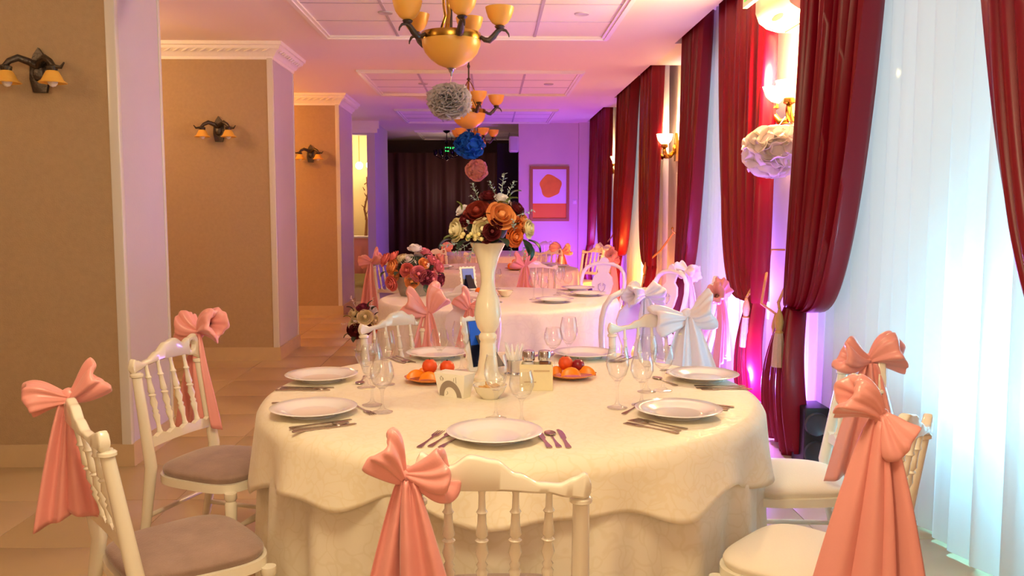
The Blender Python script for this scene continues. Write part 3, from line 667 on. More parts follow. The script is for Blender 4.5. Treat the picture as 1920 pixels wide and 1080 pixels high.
# ------------------------------------------------------------------ chairs with turned spindles and an asymmetric crest rail
def by(z): return -.185 - .07 * (z - .46) / .42
def chair_kit(cush):
    k = []
    us = [-.19 + .388 * i / 60 for i in range(61)]
    tx = [-.19, -.165, -.135, -.105, -.06, -.01, .04, .09, .13, .165, .185, .194, .198]; tz = [.865, .918, .905, .890, .914, .904, .874, .852, .848, .860, .868, .862, .845]
    bx_ = [-.19, -.15, -.1, 0, .1, .15, .19, .198]; bz = [.812, .830, .838, .838, .830, .818, .812, .826]
    top = lambda u: interp(u, tx, tz); bot = lambda u: interp(u, bx_, bz)
    yf = lambda u: by(.86) - .02 * (1 - (u / .19) ** 2) 
    m = MB(); hc, hz, hr = -.150, .872, .016
    main = [u for u in us if u >= hc + hr]; m.rstrip(main, [top(u) for u in main], [bot(u) for u in main], -.013, .013, yf)
    hs = [hc - hr + 2 * hr * i / 10 for i in range(11)]
    hh = [math.sqrt(max(0, hr * hr - (u - hc) ** 2)) * 1.25 for u in hs]
    m.rstrip(hs, [top(u) for u in hs], [hz + h for u, h in zip(hs, hh)], -.013, .013, yf); m.rstrip(hs, [hz - h for u, h in zip(hs, hh)], [bot(u) for u in hs], -.013, .013, yf)
    en = [-.19, -.182, -.174, hc - hr]; m.rstrip(en, [top(u) for u in en], [bot(u) for u in en], -.013, .013, yf)
    bmh = m.mesh('crest_rail', 'chair_white', 45)
    k.append(('crest_rail', bmh, 0, []))
    for sx in (-1, 1):
        pts = [(sx * .19, -.27, 0), (sx * .187, -.215, .25), (sx * .185, by(.46), .46), (sx * .181, by(.65), .65), (sx * .178, by(.815), .815)]
        post = MB().tube(pts, [.013, .019, .023, .020, .018], 12); post.lathe([(.019, 0), (.025, .004), (.025, .012), (.019, .016)], 12, (sx * .178, by(.80), .797))
        k.append(('back_post', post.mesh('back_post', 'chair_white', 50), 0, []))
    for i in range(4):
        u = -.108 + .072 * i; z0, z1 = .565, .84; prof = []
        for s, r in ((0, .008), (.05, .012), (.07, .009), (.16, .008), (.27, .014), (.30, .009), (.33, .013), (.36, .008), (.44, .015), (.52, .010), (.55, .015), (.57, .009), (.60, .014), (.70, .010), (.78, .009), (.80, .013), (.83, .008), (.95, .007), (1, .009)): prof.append((r, (z1 - z0) * s))
        m = MB().lathe(prof, 10); dy = by(z1) - by(z0) + yf(u) - by(.86)
        m.v = [(x + u, y + by(z0) + dy * z / (z1 - z0), z + z0) for x, y, z in m.v]
        k.append(('spindle', m.mesh('spindle', 'chair_white', 60), 0, []))
    n = 41; us2 = [-.185 + .37 * i / (n - 1) for i in range(n)]
    tp = [.562 + .014 * abs(math.cos((u + .036) * PI / .072)) for u in us2]; bt = [.528 + .008 * (1 - (u / .185) ** 2) for u in us2]
    k.append(('lower_rail', MB().strip(us2, tp, bt, by(.55) - .011, by(.55) + .011).mesh('lower_rail', 'chair_white', 50), 0, []))
    def seatp(a, s=1.0):
        c, sn = math.cos(a), math.sin(a); e = .55
        x = math.copysign(abs(c) ** e, c) * .205; y = math.copysign(abs(sn) ** e, sn) * .205
        x *= (1 + .10 * (y / .205)); return (x * s, y * s)
    ang = [2 * PI * i / 48 for i in range(48)]
    k.append(('seat_frame', MB().prism([seatp(a) for a in ang], .395, .425).mesh('seat_frame', 'chair_white', 45), 0, []))
    def pad(u, v):
        x, y = seatp(2 * PI * u, 1); q = v
        if q < .35: s = .93 + .035 * math.sin(q / .35 * PI / 2); z = .425 + .020 * (q / .35)
        else: w_ = (q - .35) / .65; s = .965 * math.cos(w_ * PI / 2) ** .55 if w_ < 1 else 0; z = .445 + .028 * math.sin(w_ * PI / 2)
        return (x * s, y * s, z)
    k.append(('cushion', MB().grid(pad, 48, 14, True).mesh('cushion', cush, 70), 0, []))
    for sx in (-1, 1):
        k.append(('front_leg', MB().lathe([(.011, 0), (.014, .02), (.017, .2), (.022, .36), (.017, .37), (.023, .38), (.022, .40)], 12, (sx * .195, .175, 0)).mesh('front_leg', 'chair_white', 50), 0, []))
        k.append(('stretcher', MB().tube([(sx * .19, -.225, .2), (sx * .195, .175, .2)], .010, 8).mesh('stretcher', 'chair_white', 50), 0, []))
        
    k.append(('stretcher', MB().tube([(-.195, .175, .26), (-.12, .175, .26), (-.06, .175, .26), (0, .175, .26), (.06, .175, .26), (.12, .175, .26), (.195, .175, .26)], [.009, .010, .014, .011, .014, .010, .009], 10).mesh('stretcher', 'chair_white', 50), 0, []))
    k.append(('stretcher', MB().tube([(-.187, -.22, .26), (.187, -.22, .26)], .010, 8).mesh('stretcher', 'chair_white', 50), 0, []))
    return k
KA, KAc = chair_kit('cushion_taupe'), chair_kit('cushion_cream')

# medallion chairs of the second table
def chair_b_kit():
    k = []
    def bl(z): return -.19 - .09 * (z - .46) / .5
    half = [(.165, .45), (.172, .52), (.19, .60), (.208, .70), (.213, .78), (.20, .855), (.165, .905), (.11, .928), (.05, .938), (0, .942)]
    pts = [(x, bl(z), z) for x, z in half] + [(-x, bl(z), z) for x, z in half[-2::-1]]
    k.append(('back_frame', MB().tube(pts, .021, 12, flat=.8).mesh('back_frame', 'chair_b_white', 50), 0, []))
    cr = [(-.12, .93), (-.09, .955), (-.05, .952), (-.03, .985), (0, 1.0), (.03, .985), (.05, .952), (.09, .955), (.12, .93), (.05, .915), (0, .905), (-.05, .915)]
    k.append(('crest', MB().prism([(x, z) for x, z in cr], bl(.95) - .014, bl(.95) + .014, 'y').mesh('crest', 'chair_b_white', 40), 0, []))
    h = [(.035, .47), (.05, .50), (.03, .54), (.04, .60), (.085, .68), (.105, .76), (.09, .82), (.05, .855), (.06, .895), (.075, .925)]
    poly = h + [(-x, z) for x, z in h[::-1]]
    m = MB().prism(poly, -.008, .008, 'y'); m.v = [(x, y + bl(z), z) for x, y, z in m.v]
    sp = m.mesh('splat', 'chair_b_white', 40)
    m2 = MB()
    for sx in (-1, 1): m2.tube([(sx * .004, bl(.69) + .010, .685), (sx * .03, bl(.72) + .011, .715), (sx * .034, bl(.75) + .011, .75), (sx * .012, bl(.765) + .011, .765), (sx * .014, bl(.74) + .011, .742)], .005, 6)
    k.append(('splat', sp, 0, [('scroll_carving', m2.mesh('scroll_carving', 'tbar', 50), 0)]))
    ang = [2 * PI * i / 40 for i in range(40)]
    def sp_(a, s=1): c, sn = math.cos(a), math.sin(a); return (math.copysign(abs(c) ** .6, c) * .225 * s * (1 + .06 * sn), math.copysign(abs(sn) ** .6, sn) * .215 * s)
    k.append(('seat_frame', MB().prism([sp_(a) for a in ang], .40, .45).mesh('seat_frame', 'chair_b_white', 45), 0, []))
    k.append(('cushion', MB().grid(lambda u, v: (*[c * (.96 * math.cos(v * PI / 2) ** .5 if v < 1 else 0) for c in sp_(2 * PI * u)], .45 + .05 * math.sin(v * PI / 2)), 40, 10, True).mesh('cushion', 'cushion_cream', 70), 0, []))
    for sx in (-1, 1):
        k.append(('front_leg', MB().tube([(sx * .19, .17, .42), (sx * .205, .185, .34), (sx * .195, .178, .2), (sx * .185, .17, .06), (sx * .195, .185, 0)], [.03, .028, .018, .013, .02], 10).mesh('front_leg', 'chair_b_white', 50), 0, []))
        k.append(('back_leg', MB().tube([(sx * .165, bl(.46), .46), (sx * .168, -.2, .3), (sx * .175, -.25, 0)], [.022, .02, .014], 10).mesh('back_leg', 'chair_b_white', 50), 0, []))
    return k
KB = chair_b_kit()

# satin sash bows
def bow_kit(material, seed, tilt=(25, 20), tail=(.42, .16, .14), big=1.0, flip=0):
    rr = random.Random(seed); k = []
    m = MB().ball((0, 0, 0), .024, 14, 1.0, .85, 1.15)
    m.v = [(x * (1 + .12 * math.sin(9 * z / .02)), y, z) for x, y, z in m.v]
    k.append(('knot', m.mesh('knot', material, 70), 0, []))
    for q, sx in enumerate((-1, 1)):
        L = (.098 + rr.uniform(-.012, .02)) * big; ph = rr.random() * 6; tl = math.radians(tilt[q]); tw = rr.uniform(-.4, .4); H = (.062 + rr.uniform(-.006, .012)) * big
        def lp(u, v, L=L, ph=ph, tl=tl, tw=tw, sx=sx, H=H):
            a = 2 * PI * u
            if v < .72: t = v / .72; x = L * (1 - (1 - t) ** 1.6); rh = .012 + (H - .012) * math.sin(t * PI * .56) ** .9; rt = .012 + .040 * math.sin(t * PI * .70)
            else: q_ = (v - .72) / .28; x = L * (1 - .55 * q_ * q_ + .06 * math.sin(q_ * PI)); rh = H * .98 * (1 - .80 * q_); rt = .042 * (1 - .72 * q_)
            cr = 1 + (.15 * math.cos(5 * a + ph) + .10 * math.cos(9 * a - 2 * ph) + .05 * math.cos(14 * a)) * (1 - .55 * v)
            z = rh * math.sin(a) * cr; y = rt * math.cos(a) * cr - .006
            x *= 1 + (.13 * math.sin(a + ph) + .09 * math.sin(3 * a + 2 * ph)) * min(1, v * 1.3)
            z += .012 * math.sin(x / L * 3 + ph)
            x += .010 * math.sin(2 * a + ph) * min(1, v * 1.5)
            a2 = tw * x / L; y, z = y * math.cos(a2) - z * math.sin(a2), y * math.sin(a2) + z * math.cos(a2)
            return (sx * (x * math.cos(tl) - z * math.sin(tl)), y, x * math.sin(tl) + z * math.cos(tl))
        k.append(('loop', MB().grid(lp, 64, 26, True).mesh('loop', material, 75), .0015, []))
    LT, w1, w2 = tail
    for q, (sx, wb, ln) in enumerate(((-1, w1, LT), (1, w2, LT * rr.uniform(.9, 1.0)))):
        ph = rr.random() * 6; drift = sx * rr.uniform(.015, .05)
        def tf(u, v, wb=wb, ln=ln, ph=ph, drift=drift, q=q):
            wd = .028 + (wb - .028) * v ** .75; x = (u - .5) * wd + drift * v * 1.4 + (-.008 if q == 0 else .008)
            y = -.012 - .018 * math.sin(min(1, v * 2) * PI / 2) - .010 * q + (.006 + .016 * v ** .6) * math.sin(u * PI * 3.2 + ph + v * .6) * (1 - .2 * v)
            z = -.005 - ln * v - (.05 * (u - .5) * (1 if q else -1)) * v ** 3
            return (x, y, z)
        k.append(('tail', MB().grid(tf, 34, 22).mesh('tail', material, 75), .0015, []))
    return k
BP = [bow_kit('satin_pink', s, tl, ta) for s, tl, ta in ((1, (42, 8), (.46, .15, .16)), (2, (-8, 28), (.42, .12, .15)), (3, (18, 22), (.40, .13, .12)), (4, (38, -48), (.50, .22, .20)), (5, (20, 50), (.45, .15, .15)))]
BW = [bow_kit('satin_white', s, tl, ta, 1.05) for s, tl, ta in ((6, (-18, 10), (.36, .22, .20)), (7, (10, 20), (.36, .14, .14)))]
def put_chair(kit, name, label, crest, face, bow, blabel, group, ba=(-.160, -.292, .872), bscale=1.0, off=.252, turn=0):
    """crest: plan position of the crest centre; face: facing angle in degrees"""
    a = math.radians(face); f = Vector((math.cos(a), math.sin(a))); rz = a - PI / 2
    loc = (crest[0] + f.x * off, crest[1] + f.y * off, 0)
    t = thing(name, label, 'chair', loc, rz, group); setdown(kit, t)
    if bow:
        p = Matrix.Rotation(rz, 3, 'Z') @ Vector(ba) + Vector(loc)
        b = thing('sash_bow', blabel, 'bow', p, rz + math.radians(turn), 'satin sash bows', scale=bscale); setdown(bow, b)
    return t
GA, GB, GC = 'spindle-back chairs at the front table', 'medallion-back chairs at the second table', 'chairs at the far tables'
put_chair(KA, 'banquet_chair', 'white spindle-back chair in the front, seen from behind, pink bow on its left', (.018, 1.80), 91, BP[0], 'salmon satin bow on the foremost chair seen from behind', GA, (-.192, -.292, .878), bscale=.84)
put_chair(KA, 'banquet_chair', 'white spindle-back chair nearest the left edge with taupe seat, seen edge-on', (-1.10, 2.33), 37.7, BP[1], 'pink satin bow on the leftmost chair with long hanging tails', GA, (-.125, -.262, .908), bscale=.84, turn=66)
put_chair(KA, 'banquet_chair', 'white spindle-back chair with taupe seat before the purple-lit pillar', (-1.28, 3.42), -20, BP[2], 'pink satin bow above the chair before the purple-lit pillar', GA, (-.215, -.262, .918), bscale=1.0, turn=85)
put_chair(KA, 'banquet_chair', 'white spindle-back chair behind the far left plate of the front table', (-.49, 4.35), -50, BP[4], 'pale pink bow on the chair behind the far left plate', GA, (-.205, -.235, .90), 1.1, turn=140)
put_chair(KAc, 'banquet_chair', 'white spindle-back chair at far right of front table with white bow', (.78, 4.27), -80, BW[0], 'white satin sash bow with wide tails behind the far right plate', GA, (-.21, -.235, .90), bscale=1.3, turn=172)
put_chair(KAc, 'banquet_chair', 'white spindle-back chair with cream seat in front of the bright sheer curtain', (1.36, 3.08), 176, BP[2], 'pink satin bow before the bright nearest sheer curtain', GA, (-.150, -.22, .905), bscale=1.0, turn=-95)
put_chair(KAc, 'banquet_chair', 'white spindle-back chair at lower right with large salmon bow', (1.08, 2.18), 136, BP[3], 'large salmon satin bow with broad tails at lower right', GA, (-.25, -.27, .94), bscale=.98, turn=-62)
BB = (-.06, -.315, .93)
put_chair(KB, 'medallion_chair', 'white medallion-back chair facing us on the far right of second table', (1.02, 7.75), 238, None, '', GB)
put_chair(KB, 'medallion_chair', 'white medallion-back chair with lavender bow nearest the second table', (.86, 5.2), 118, BW[1], 'lavender-white satin bow on the chair nearest the second table', GB, (.04, -.32, .90), 1.1)
put_chair(KB, 'medallion_chair', 'white medallion-back chair with upright white bow right of second table', (1.42, 6.75), 205, BW[1], 'white satin bow standing up before the second window sheer', GB, (-.12, -.32, .93), 1.1)
put_chair(KB, 'medallion_chair', 'white medallion-back chair by the second window seen side-on with pink bow', (1.44, 5.55), 150, BP[2], 'pink bow with long tail on the chair by the second window', GB, (-.10, -.32, .88), 1.1)
put_chair(KB, 'medallion_chair', 'white medallion-back chair behind the tall vase with pink bow', (-.16, 4.98), 82, BP[0], 'pink bow just left of the tall white vase', GB, (.06, -.32, .87), 1.0)
put_chair(KA, 'banquet_chair', 'white spindle-back chair left of third table with coral sash', (-1.10, 9.2), 55, BP[1], 'coral satin bow left of the flower basket', GC, bscale=1.25)
put_chair(KAc, 'banquet_chair', 'white spindle-back chair behind the third table on the left', (-.74, 11.35), -62, BP[3], 'coral satin bow on the chair behind third table on the left', GC, bscale=1.25)
put_chair(KAc, 'banquet_chair', 'white spindle-back chair behind the third table near its middle', (-.15, 11.5), -85, BP[4], 'coral satin bow at the middle behind third table, by the tall vase', GC, bscale=1.1)
put_chair(KAc, 'banquet_chair', 'white spindle-back chair behind third table with orange bow below the picture', (.78, 11.4), -112, BP[2], 'orange-lit satin bow below the framed picture', GC, bscale=1.25)
put_chair(KAc, 'banquet_chair', 'white spindle-back chair glowing violet at the right behind third table', (1.42, 11.85), -140, BW[1], 'violet-lit white satin bow right of the orange-lit bow', GC, bscale=1.15)
put_chair(KAc, 'banquet_chair', 'white spindle-back chair right of the third table with orange-lit bow', (1.33, 9.5), 160, BP[0], 'pink and orange-lit bow above the medallion chair facing us', GC, bscale=1.25)
put_chair(KAc, 'banquet_chair', 'white spindle-back chair before the third table seen from behind', (.5, 8.75), 100, BP[4], 'pink pointed satin bow before the third table', GC, bscale=1.15)
put_chair(KAc, 'banquet_chair', 'white spindle-back chair before the farthest table in violet light', (.85, 14.1), -110, None, '', GC)

# ------------------------------------------------------------------ tableware
plate_me = MB().lathe([(.001, .004), (.075, .004), (.085, .006), (.10, .014), (.118, .018), (.140, .024), (.143, .026), (.140, .028), (.118, .0225), (.10, .0185), (.084, .0105), (.07, .009), (.001, .009)], 48).mesh('plate', 'porcelain', 50)
def foot(): return [(.001, 0), (.085, 0), (.087, .004)]
plate_foot = MB().lathe([(.07, 0), (.08, 0), (.082, .006), (.072, .006), (.07, 0)], 40).mesh('foot_ring', 'porcelain', 50)
def glass_me(h, rb, rim, stem, name):
    hb = h - stem; o = [(.001, 0), (.034, .0015), (.035, .004), (.02, .008), (.008, .016), (.0045, .03), (.004, stem * .6), (.006, stem - .012), (.012, stem - .002)]
    b = [(rb * .75, stem + hb * .16), (rb, stem + hb * .45), (rb * .96, stem + hb * .7), (rim, h)]
    i = [(rim - .0012, h), (rb * .96 - .0015, stem + hb * .7), (rb - .0015, stem + hb * .45), (rb * .72, stem + hb * .17), (.006, stem + .006), (.001, stem + .004)]
    return [('foot_and_stem', MB().lathe(o + [(.001, stem + .001)], 24).mesh('foot_and_stem', 'glass', 60), 0, []), ('bowl', MB().lathe([(.012, stem - .002)] + b + i, 28).mesh('bowl', 'glass', 60), 0, [])]
GT, GS = glass_me(.212, .039, .030, .098, 'tall'), glass_me(.172, .040, .031, .085, 'small')
def flatware(kind):
    L = .195; t = .0022; m = MB()
    hd = [(-.0035, .085), (-.0045, .05), (-.0085, .012), (-.008, .002), (0, -.001), (.008, .002), (.0085, .012), (.0045, .05), (.0035, .085)]
    if kind == 'fork':
        poly = hd[::-1][:0] + [(-.0035, .115), (-.004, .125), (-.011, .138), (-.0125, .150)] ; 
        out = hd[:1] + []
        P = [(-.008, .002), (0, -.001), (.008, .002), (.0085, .012), (.0045, .05), (.003, .085), (.004, .12), (.0115, .136), (.0125, .150), (-.0125, .150), (-.0115, .136), (-.004, .12), (-.003, .085), (-.0045, .05), (-.0085, .012)]
        m.prism(P, 0, t)
        for q in range(4): x = -.0105 + q * .007; m.prism([(x - .0018, .150), (x + .0018, .150), (x + .001, .194), (x - .001, .194)], 0, t)
    elif kind == 'knife':
        m.prism([(-.008, .002), (0, -.001), (.008, .002), (.0085, .012), (.0055, .05), (.005, .095), (.010, .105), (.0115, .15), (.009, .185), (.001, .205), (-.006, .20), (-.0065, .105), (-.005, .095), (-.0055, .05), (-.0085, .012)], 0, t * 1.3)
    else:
        m.prism([(-.008, .002), (0, -.001), (.008, .002), (.0085, .012), (.0045, .05), (.003, .085), (.004, .125), (-.004, .125), (-.003, .085), (-.0045, .05), (-.0085, .012)], 0, t)
        m.lathe([(.001, .0), (.012, .001), (.018, .0035), (.0175, .005), (.011, .003), (.001, .002)], 20, (0, .152, 0), 1, 1.55)
    return m.mesh(kind, 'steel', 50)
FK, KN, SP = flatware('fork'), flatware('knife'), flatware('spoon')
PL = [((.013, 2.508), 'front plate nearest us', 88), ((-.584, 2.829), 'left plate nearest us', 22), ((-.669, 3.406), 'left plate nearest the pillars', -8), ((-.241, 3.926), 'far left plate', -66), ((.431, 3.909), 'far right plate', -114), ((.847, 3.378), 'right plate nearest the curtains', 190), ((.62, 2.783), 'right plate with a bright reflection', 142)]
NAMEP = ['round white dinner plate nearest us before the foremost chair', 'round white dinner plate on the left of front table, lower one', 'round white dinner plate on the left of front table, upper one', 'round white dinner plate at far left of front table', 'round white dinner plate at far right of front table', 'round white dinner plate at right of front table near the curtains', 'round white dinner plate with a bright warm reflection at right']
def plate_at(label, x, y, z=TOP):
    p = put('dinner_plate', plate_me, None, (x, y, z)); tag(p, label, 'plate', 'white dinner plates'); put('foot_ring', plate_foot, p)
    return p
FANL, FANR = ['leftmost', 'middle', 'innermost'], ['innermost', 'middle', 'outermost']
for i, ((px, py), nmx, fa) in enumerate(PL):
    plate_at(NAMEP[i], px, py)
    a = math.radians(fa) - PI / 2; Rm = Matrix.Rotation(a, 3, 'Z'); rr = random.Random(40 + i)
    def lay(me, kind, lx, ly, tw, label):
        q = Rm @ Vector((lx, ly, 0)); o = put(kind, me, None, (px + q.x, py + q.y, TOP + .0005), (0, 0, a + math.radians(tw))); tag(o, label, 'cutlery', 'cutlery on the front table')
    for j in range(3):
        lay(FK, 'fork', -.212 + j * .030 - (.0 if i == 0 else .004), -.105 + .008 * (1 - abs(j - 1)), -14 - 3 * j if i == 0 else rr.uniform(-12, -4), 'steel fork, %s of three beside the %s' % (FANL[j], nmx))
    for j in range(3):
        kd = (KN, SP, KN)[j]
        lay(kd, ('knife', 'spoon', 'knife')[j], .160 + j * .027, -.105 + .006 * (1 - abs(j - 1)), 10 - 2 * j if i == 0 else rr.uniform(2, 9), 'steel %s, %s piece right of the %s' % (('knife', 'spoon', 'knife')[j], FANR[j], nmx))
    if i in (1, 2, 5, 6):
        lay(FK if i in (1,) else SP, 'fork' if i == 1 else 'spoon', -.10, .150, -82, 'small steel %s lying above the %s' % ('fork' if i == 1 else 'spoon', nmx))
def glass_at(kit, x, y, label, z=TOP):
    g = thing('wine_glass', label, 'glass', (x, y, z), R.random() * 3, 'stemmed glasses'); setdown(kit, g)
for kit, x, y, l in ((GT, .019, 2.744, 'tall stemmed glass behind front plate, left of the pair'), (GS, .099, 2.673, 'smaller stemmed glass behind front plate, right of the pair'),
    (GS, -.469, 3.243, 'stemmed glass leftmost of the cluster on the left of front table'), (GT, -.402, 3.30, 'tall stemmed glass at the back of the left cluster on front table'),
    (GT, -.407, 2.946, 'tall stemmed glass in the middle of the left cluster on front table'), (GS, -.359, 2.843, 'stemmed glass nearest us in the left cluster on front table'),
    (GT, .433, 2.884, 'tall stemmed glass left of the bright plate on front table'), (GS, .523, 2.922, 'smaller stemmed glass touching the bright plate on front table'), (GT, .580, 3.14, 'tall stemmed glass behind the smaller one right of the fruit'),
    (GS, -.212, 3.62, 'stemmed glass before the far left plate of front table'), (GT, -.12, 3.582, 'tall stemmed glass beside the picture frame on front table'),
    (GS, .271, 3.658, 'stemmed glass left of the far right plate of front table'), (GT, .341, 3.694, 'tall stemmed glass before the far right plate of front table'), (GS, .645, 3.16, 'stemmed glass rightmost behind the bright plate')):
    glass_at(kit, x, y, l)

# tall trumpet vase
vz = thing('trumpet_vase', 'tall white trumpet vase in the centre of the front table', 'vase', (-.008, 3.40, TOP))
put('body', MB().lathe([(.001, 0), (.062, 0), (.064, .012), (.05, .022), (.042, .04), (.034, .10), (.032, .145), (.030, .155), (.036, .165), (.036, .178), (.028, .19), (.042, .21), (.052, .245), (.054, .27), (.046, .32), (.032, .36), (.027, .39), (.029, .43), (.045, .49), (.066, .535), (.071, .545), (.066, .545), (.04, .49), (.02, .44), (.001, .43)], 40).mesh('body', 'porcelain_cream', 50), vz)

# fruit dishes
def fruit(name, label, c, material, r, sx=1, sz=1, rot=0):
    o = put(name, MB().lathe([(.001, -r * sz), (r * .5, -r * .87 * sz), (r * .87, -r * .5 * sz), (r, 0), (r * .87, r * .5 * sz), (r * .5, r * .84 * sz), (r * .12, r * .9 * sz), (.001, r * .84 * sz)], 18, sx=sx).mesh(name, material, 60), None, c, (0, 0, rot)); tag(o, label, name.replace('_', ' ')); return o
def slice_me(r):
    m = MB(); n = 10
    def fn(u, v):
        a = lerp(-1.25, 1.25, u); q = math.sin(v * PI); return (r * math.sin(a), (v - .5) * r * .8 * math.cos(a * .9), r * math.cos(a) * (.35 + .65 * q) - r * .35)
    m.grid(fn, 12, 8); m.grid(lambda u, v: (r * math.sin(lerp(-1.25, 1.25, u)), (v - .5) * r * .8 * math.cos(lerp(-1.25, 1.25, u) * .9), r * math.cos(lerp(-1.25, 1.25, u)) * .35 - r * .35), 12, 8); return m.mesh('orange_slice', 'orange_slice', 60)
SL = slice_me(.042)
dish_me = MB().lathe([(.001, .003), (.05, .003), (.07, .008), (.10, .020), (.102, .022), (.098, .023), (.07, .012), (.05, .007), (.001, .007)], 40, mod=lambda a, r, z: r * (1 + (.02 * math.cos(12 * a) if r > .08 else 0))).mesh('fruit_dish', 'dish_orange', 50)
def dish(label, c, items, grp, s=1.0):
    d = put('fruit_dish', dish_me, None, c, scale=s); tag(d, label, 'dish', 'fruit dishes')
    for kind, lab, dx, dy, dz, a in items:
        if kind == 'slice':
            o = put('orange_slice', SL, None, (c[0] + dx, c[1] + dy, c[2] + .012 + dz), (0, 0, a)); tag(o, lab, 'orange slice', grp)
        else:
            o = fruit(kind, lab, (c[0] + dx, c[1] + dy, c[2] + dz), {'peach': 'peach', 'plum': 'plum', 'orange': 'orange_fruit'}[kind], {'peach': .030, 'plum': .026, 'orange': .034}[kind]); o['group'] = grp
            put('stem_dimple', MB().lathe([(.001, .026), (.004, .029), (.001, .032)], 8).mesh('stem_dimple', 'stem', 40), o)
dish('orange glass dish of fruit on the left, behind the napkin holder', (-.235, 3.36, TOP), [
    ('slice', 'orange slice at the left end of the left fruit dish', -.055, -.01, .012, .4), ('slice', 'orange slice at the front of the left fruit dish', .0, -.055, .012, -.2), ('slice', 'orange slice at the right of the left fruit dish', .055, -.03, .012, -.7), ('slice', 'orange slice at the back of the left fruit dish', -.02, .05, .012, .2),
    ('peach', 'red-orange peach on top of the left fruit dish', -.002, -.0, .062, 0), ('peach', 'peach at the back right of the left fruit dish', .065, .035, .050, 0)], 'fruit in the left dish')
dish('orange glass dish of fruit on the right of the cream box', (.325, 3.42, TOP), [
    ('slice', 'orange slice at the right end of the right fruit dish', .06, -.01, .012, -.4), ('slice', 'large orange slice at the front of the right fruit dish', -.005, -.05, .014, .1), ('slice', 'orange slice at the left of the right fruit dish', -.062, -.01, .012, .8),
    ('peach', 'red-orange peach on top of the right fruit dish', -.02, .015, .058, 0), ('plum', 'dark red plum on the right fruit dish', .03, .01, .050, 0)], 'fruit in the right dish')
# small bowl with crackers
bw = thing('snack_bowl', 'small cream bowl of crackers behind the front glasses', 'bowl', (.0, 3.06, TOP))
put('body', MB().lathe([(.001, 0), (.03, 0), (.032, .004), (.05, .022), (.060, .045), (.062, .048), (.058, .048), (.047, .024), (.028, .008), (.001, .006)], 32).mesh('body', 'porcelain_cream', 50), bw)
for q in range(7):
    o = put('cracker', bevel_box('cracker', 'cracker', -.016, .016, -.011, .011, -.003, .003, .002), None, (.0 + .028 * math.cos(q * .9), 3.06 + .028 * math.sin(q * .9) * (1 if q else 0), TOP + .035 + .005 * (q % 3)), (.3 * math.sin(q), .25 * math.cos(q * 2), q * .8)); tag(o, 'small golden cracker heaped in the cream snack bowl', 'cracker', 'crackers in the snack bowl')
# cream napkin holder with printed arch
nh = thing('napkin_holder', 'cream flared napkin holder with a grey printed arch on its front', 'napkin holder', (-.128, 3.09, TOP), math.radians(-32))
def hol(x, z): return x * (1 + .16 * (z / .085))
put('holder_body', MB().add([(-.052, -.022, 0), (.052, -.022, 0), (.052, .022, 0), (-.052, .022, 0), (-.066, -.036, .088), (.066, -.036, .088), (.066, .036, .088), (-.066, .036, .088)], [(0, 3, 2, 1), (0, 1, 5, 4), (1, 2, 6, 5), (2, 3, 7, 6), (3, 0, 4, 7), (4, 5, 6, 7)]).mesh('holder_body', 'paper_print', 0), nh)
def fy(z): return -.022 - .014 * z / .088 - .0012
m = MB(); n = 20; vs = []; 
for i in range(n + 1):
    a = PI * i / n
    for rad, zz in ((.048, .060), (.028, .036)):
        x, z = -.002 + rad * math.cos(a), .003 + zz * math.sin(a); vs.append((x, fy(z), z))
m.add(vs, [(2 * i, 2 * i + 1, 2 * i + 3, 2 * i + 2) for i in range(n)]); put('printed_arch', m.mesh('printed_arch', 'print_grey', 0), nh, solid=.0006)
m = MB()
for pts in (((-.036, .060), (-.040, .070), (-.034, .078), (-.028, .070), (-.030, .060)), ((.018, .062), (.020, .074)), ((.028, .056), (.029, .078)), ((-.02, .008), (-.012, .014), (-.014, .022)), ((-.026, .064), (-.027, .072))):
    m.tube([(x, fy(z) - .0004, z) for x, z in pts], .0008, 5)
put('printed_lines', m.mesh('printed_lines', 'print_grey', 0), nh)['kind'] = 'stuff'
# silver holder with a tuft of white paper napkins
tn = thing('napkin_stand', 'small silver stand with a tuft of white paper napkins', 'napkin stand', (.10, 3.50, TOP), .2)
put('stand', MB().lathe([(.001, 0), (.04, 0), (.042, .006), (.03, .012), (.032, .06), (.034, .062), (.028, .062), (.026, .014), (.001, .012)], 24).mesh('stand', 'chrome', 50), tn)
m = MB()
for q in range(26):
    a = q * 2.4; c, s_ = math.cos(a), math.sin(a); h_ = .085 + .03 * math.sin(q * 5)
    m.grid(lambda u, v, c=c, s_=s_, h_=h_, q=q: (c * (.004 + .034 * v) - s_ * (u - .5) * .022 * (1 - .7 * v), s_ * (.004 + .034 * v) + c * (u - .5) * .022 * (1 - .7 * v), .02 + h_ * v * (1 - .25 * abs(u - .5)) + .004 * math.sin(u * 9 + q)), 4, 4)
put('paper_napkins', m.mesh('paper_napkins', 'napkin', 60), tn, solid=.0008)
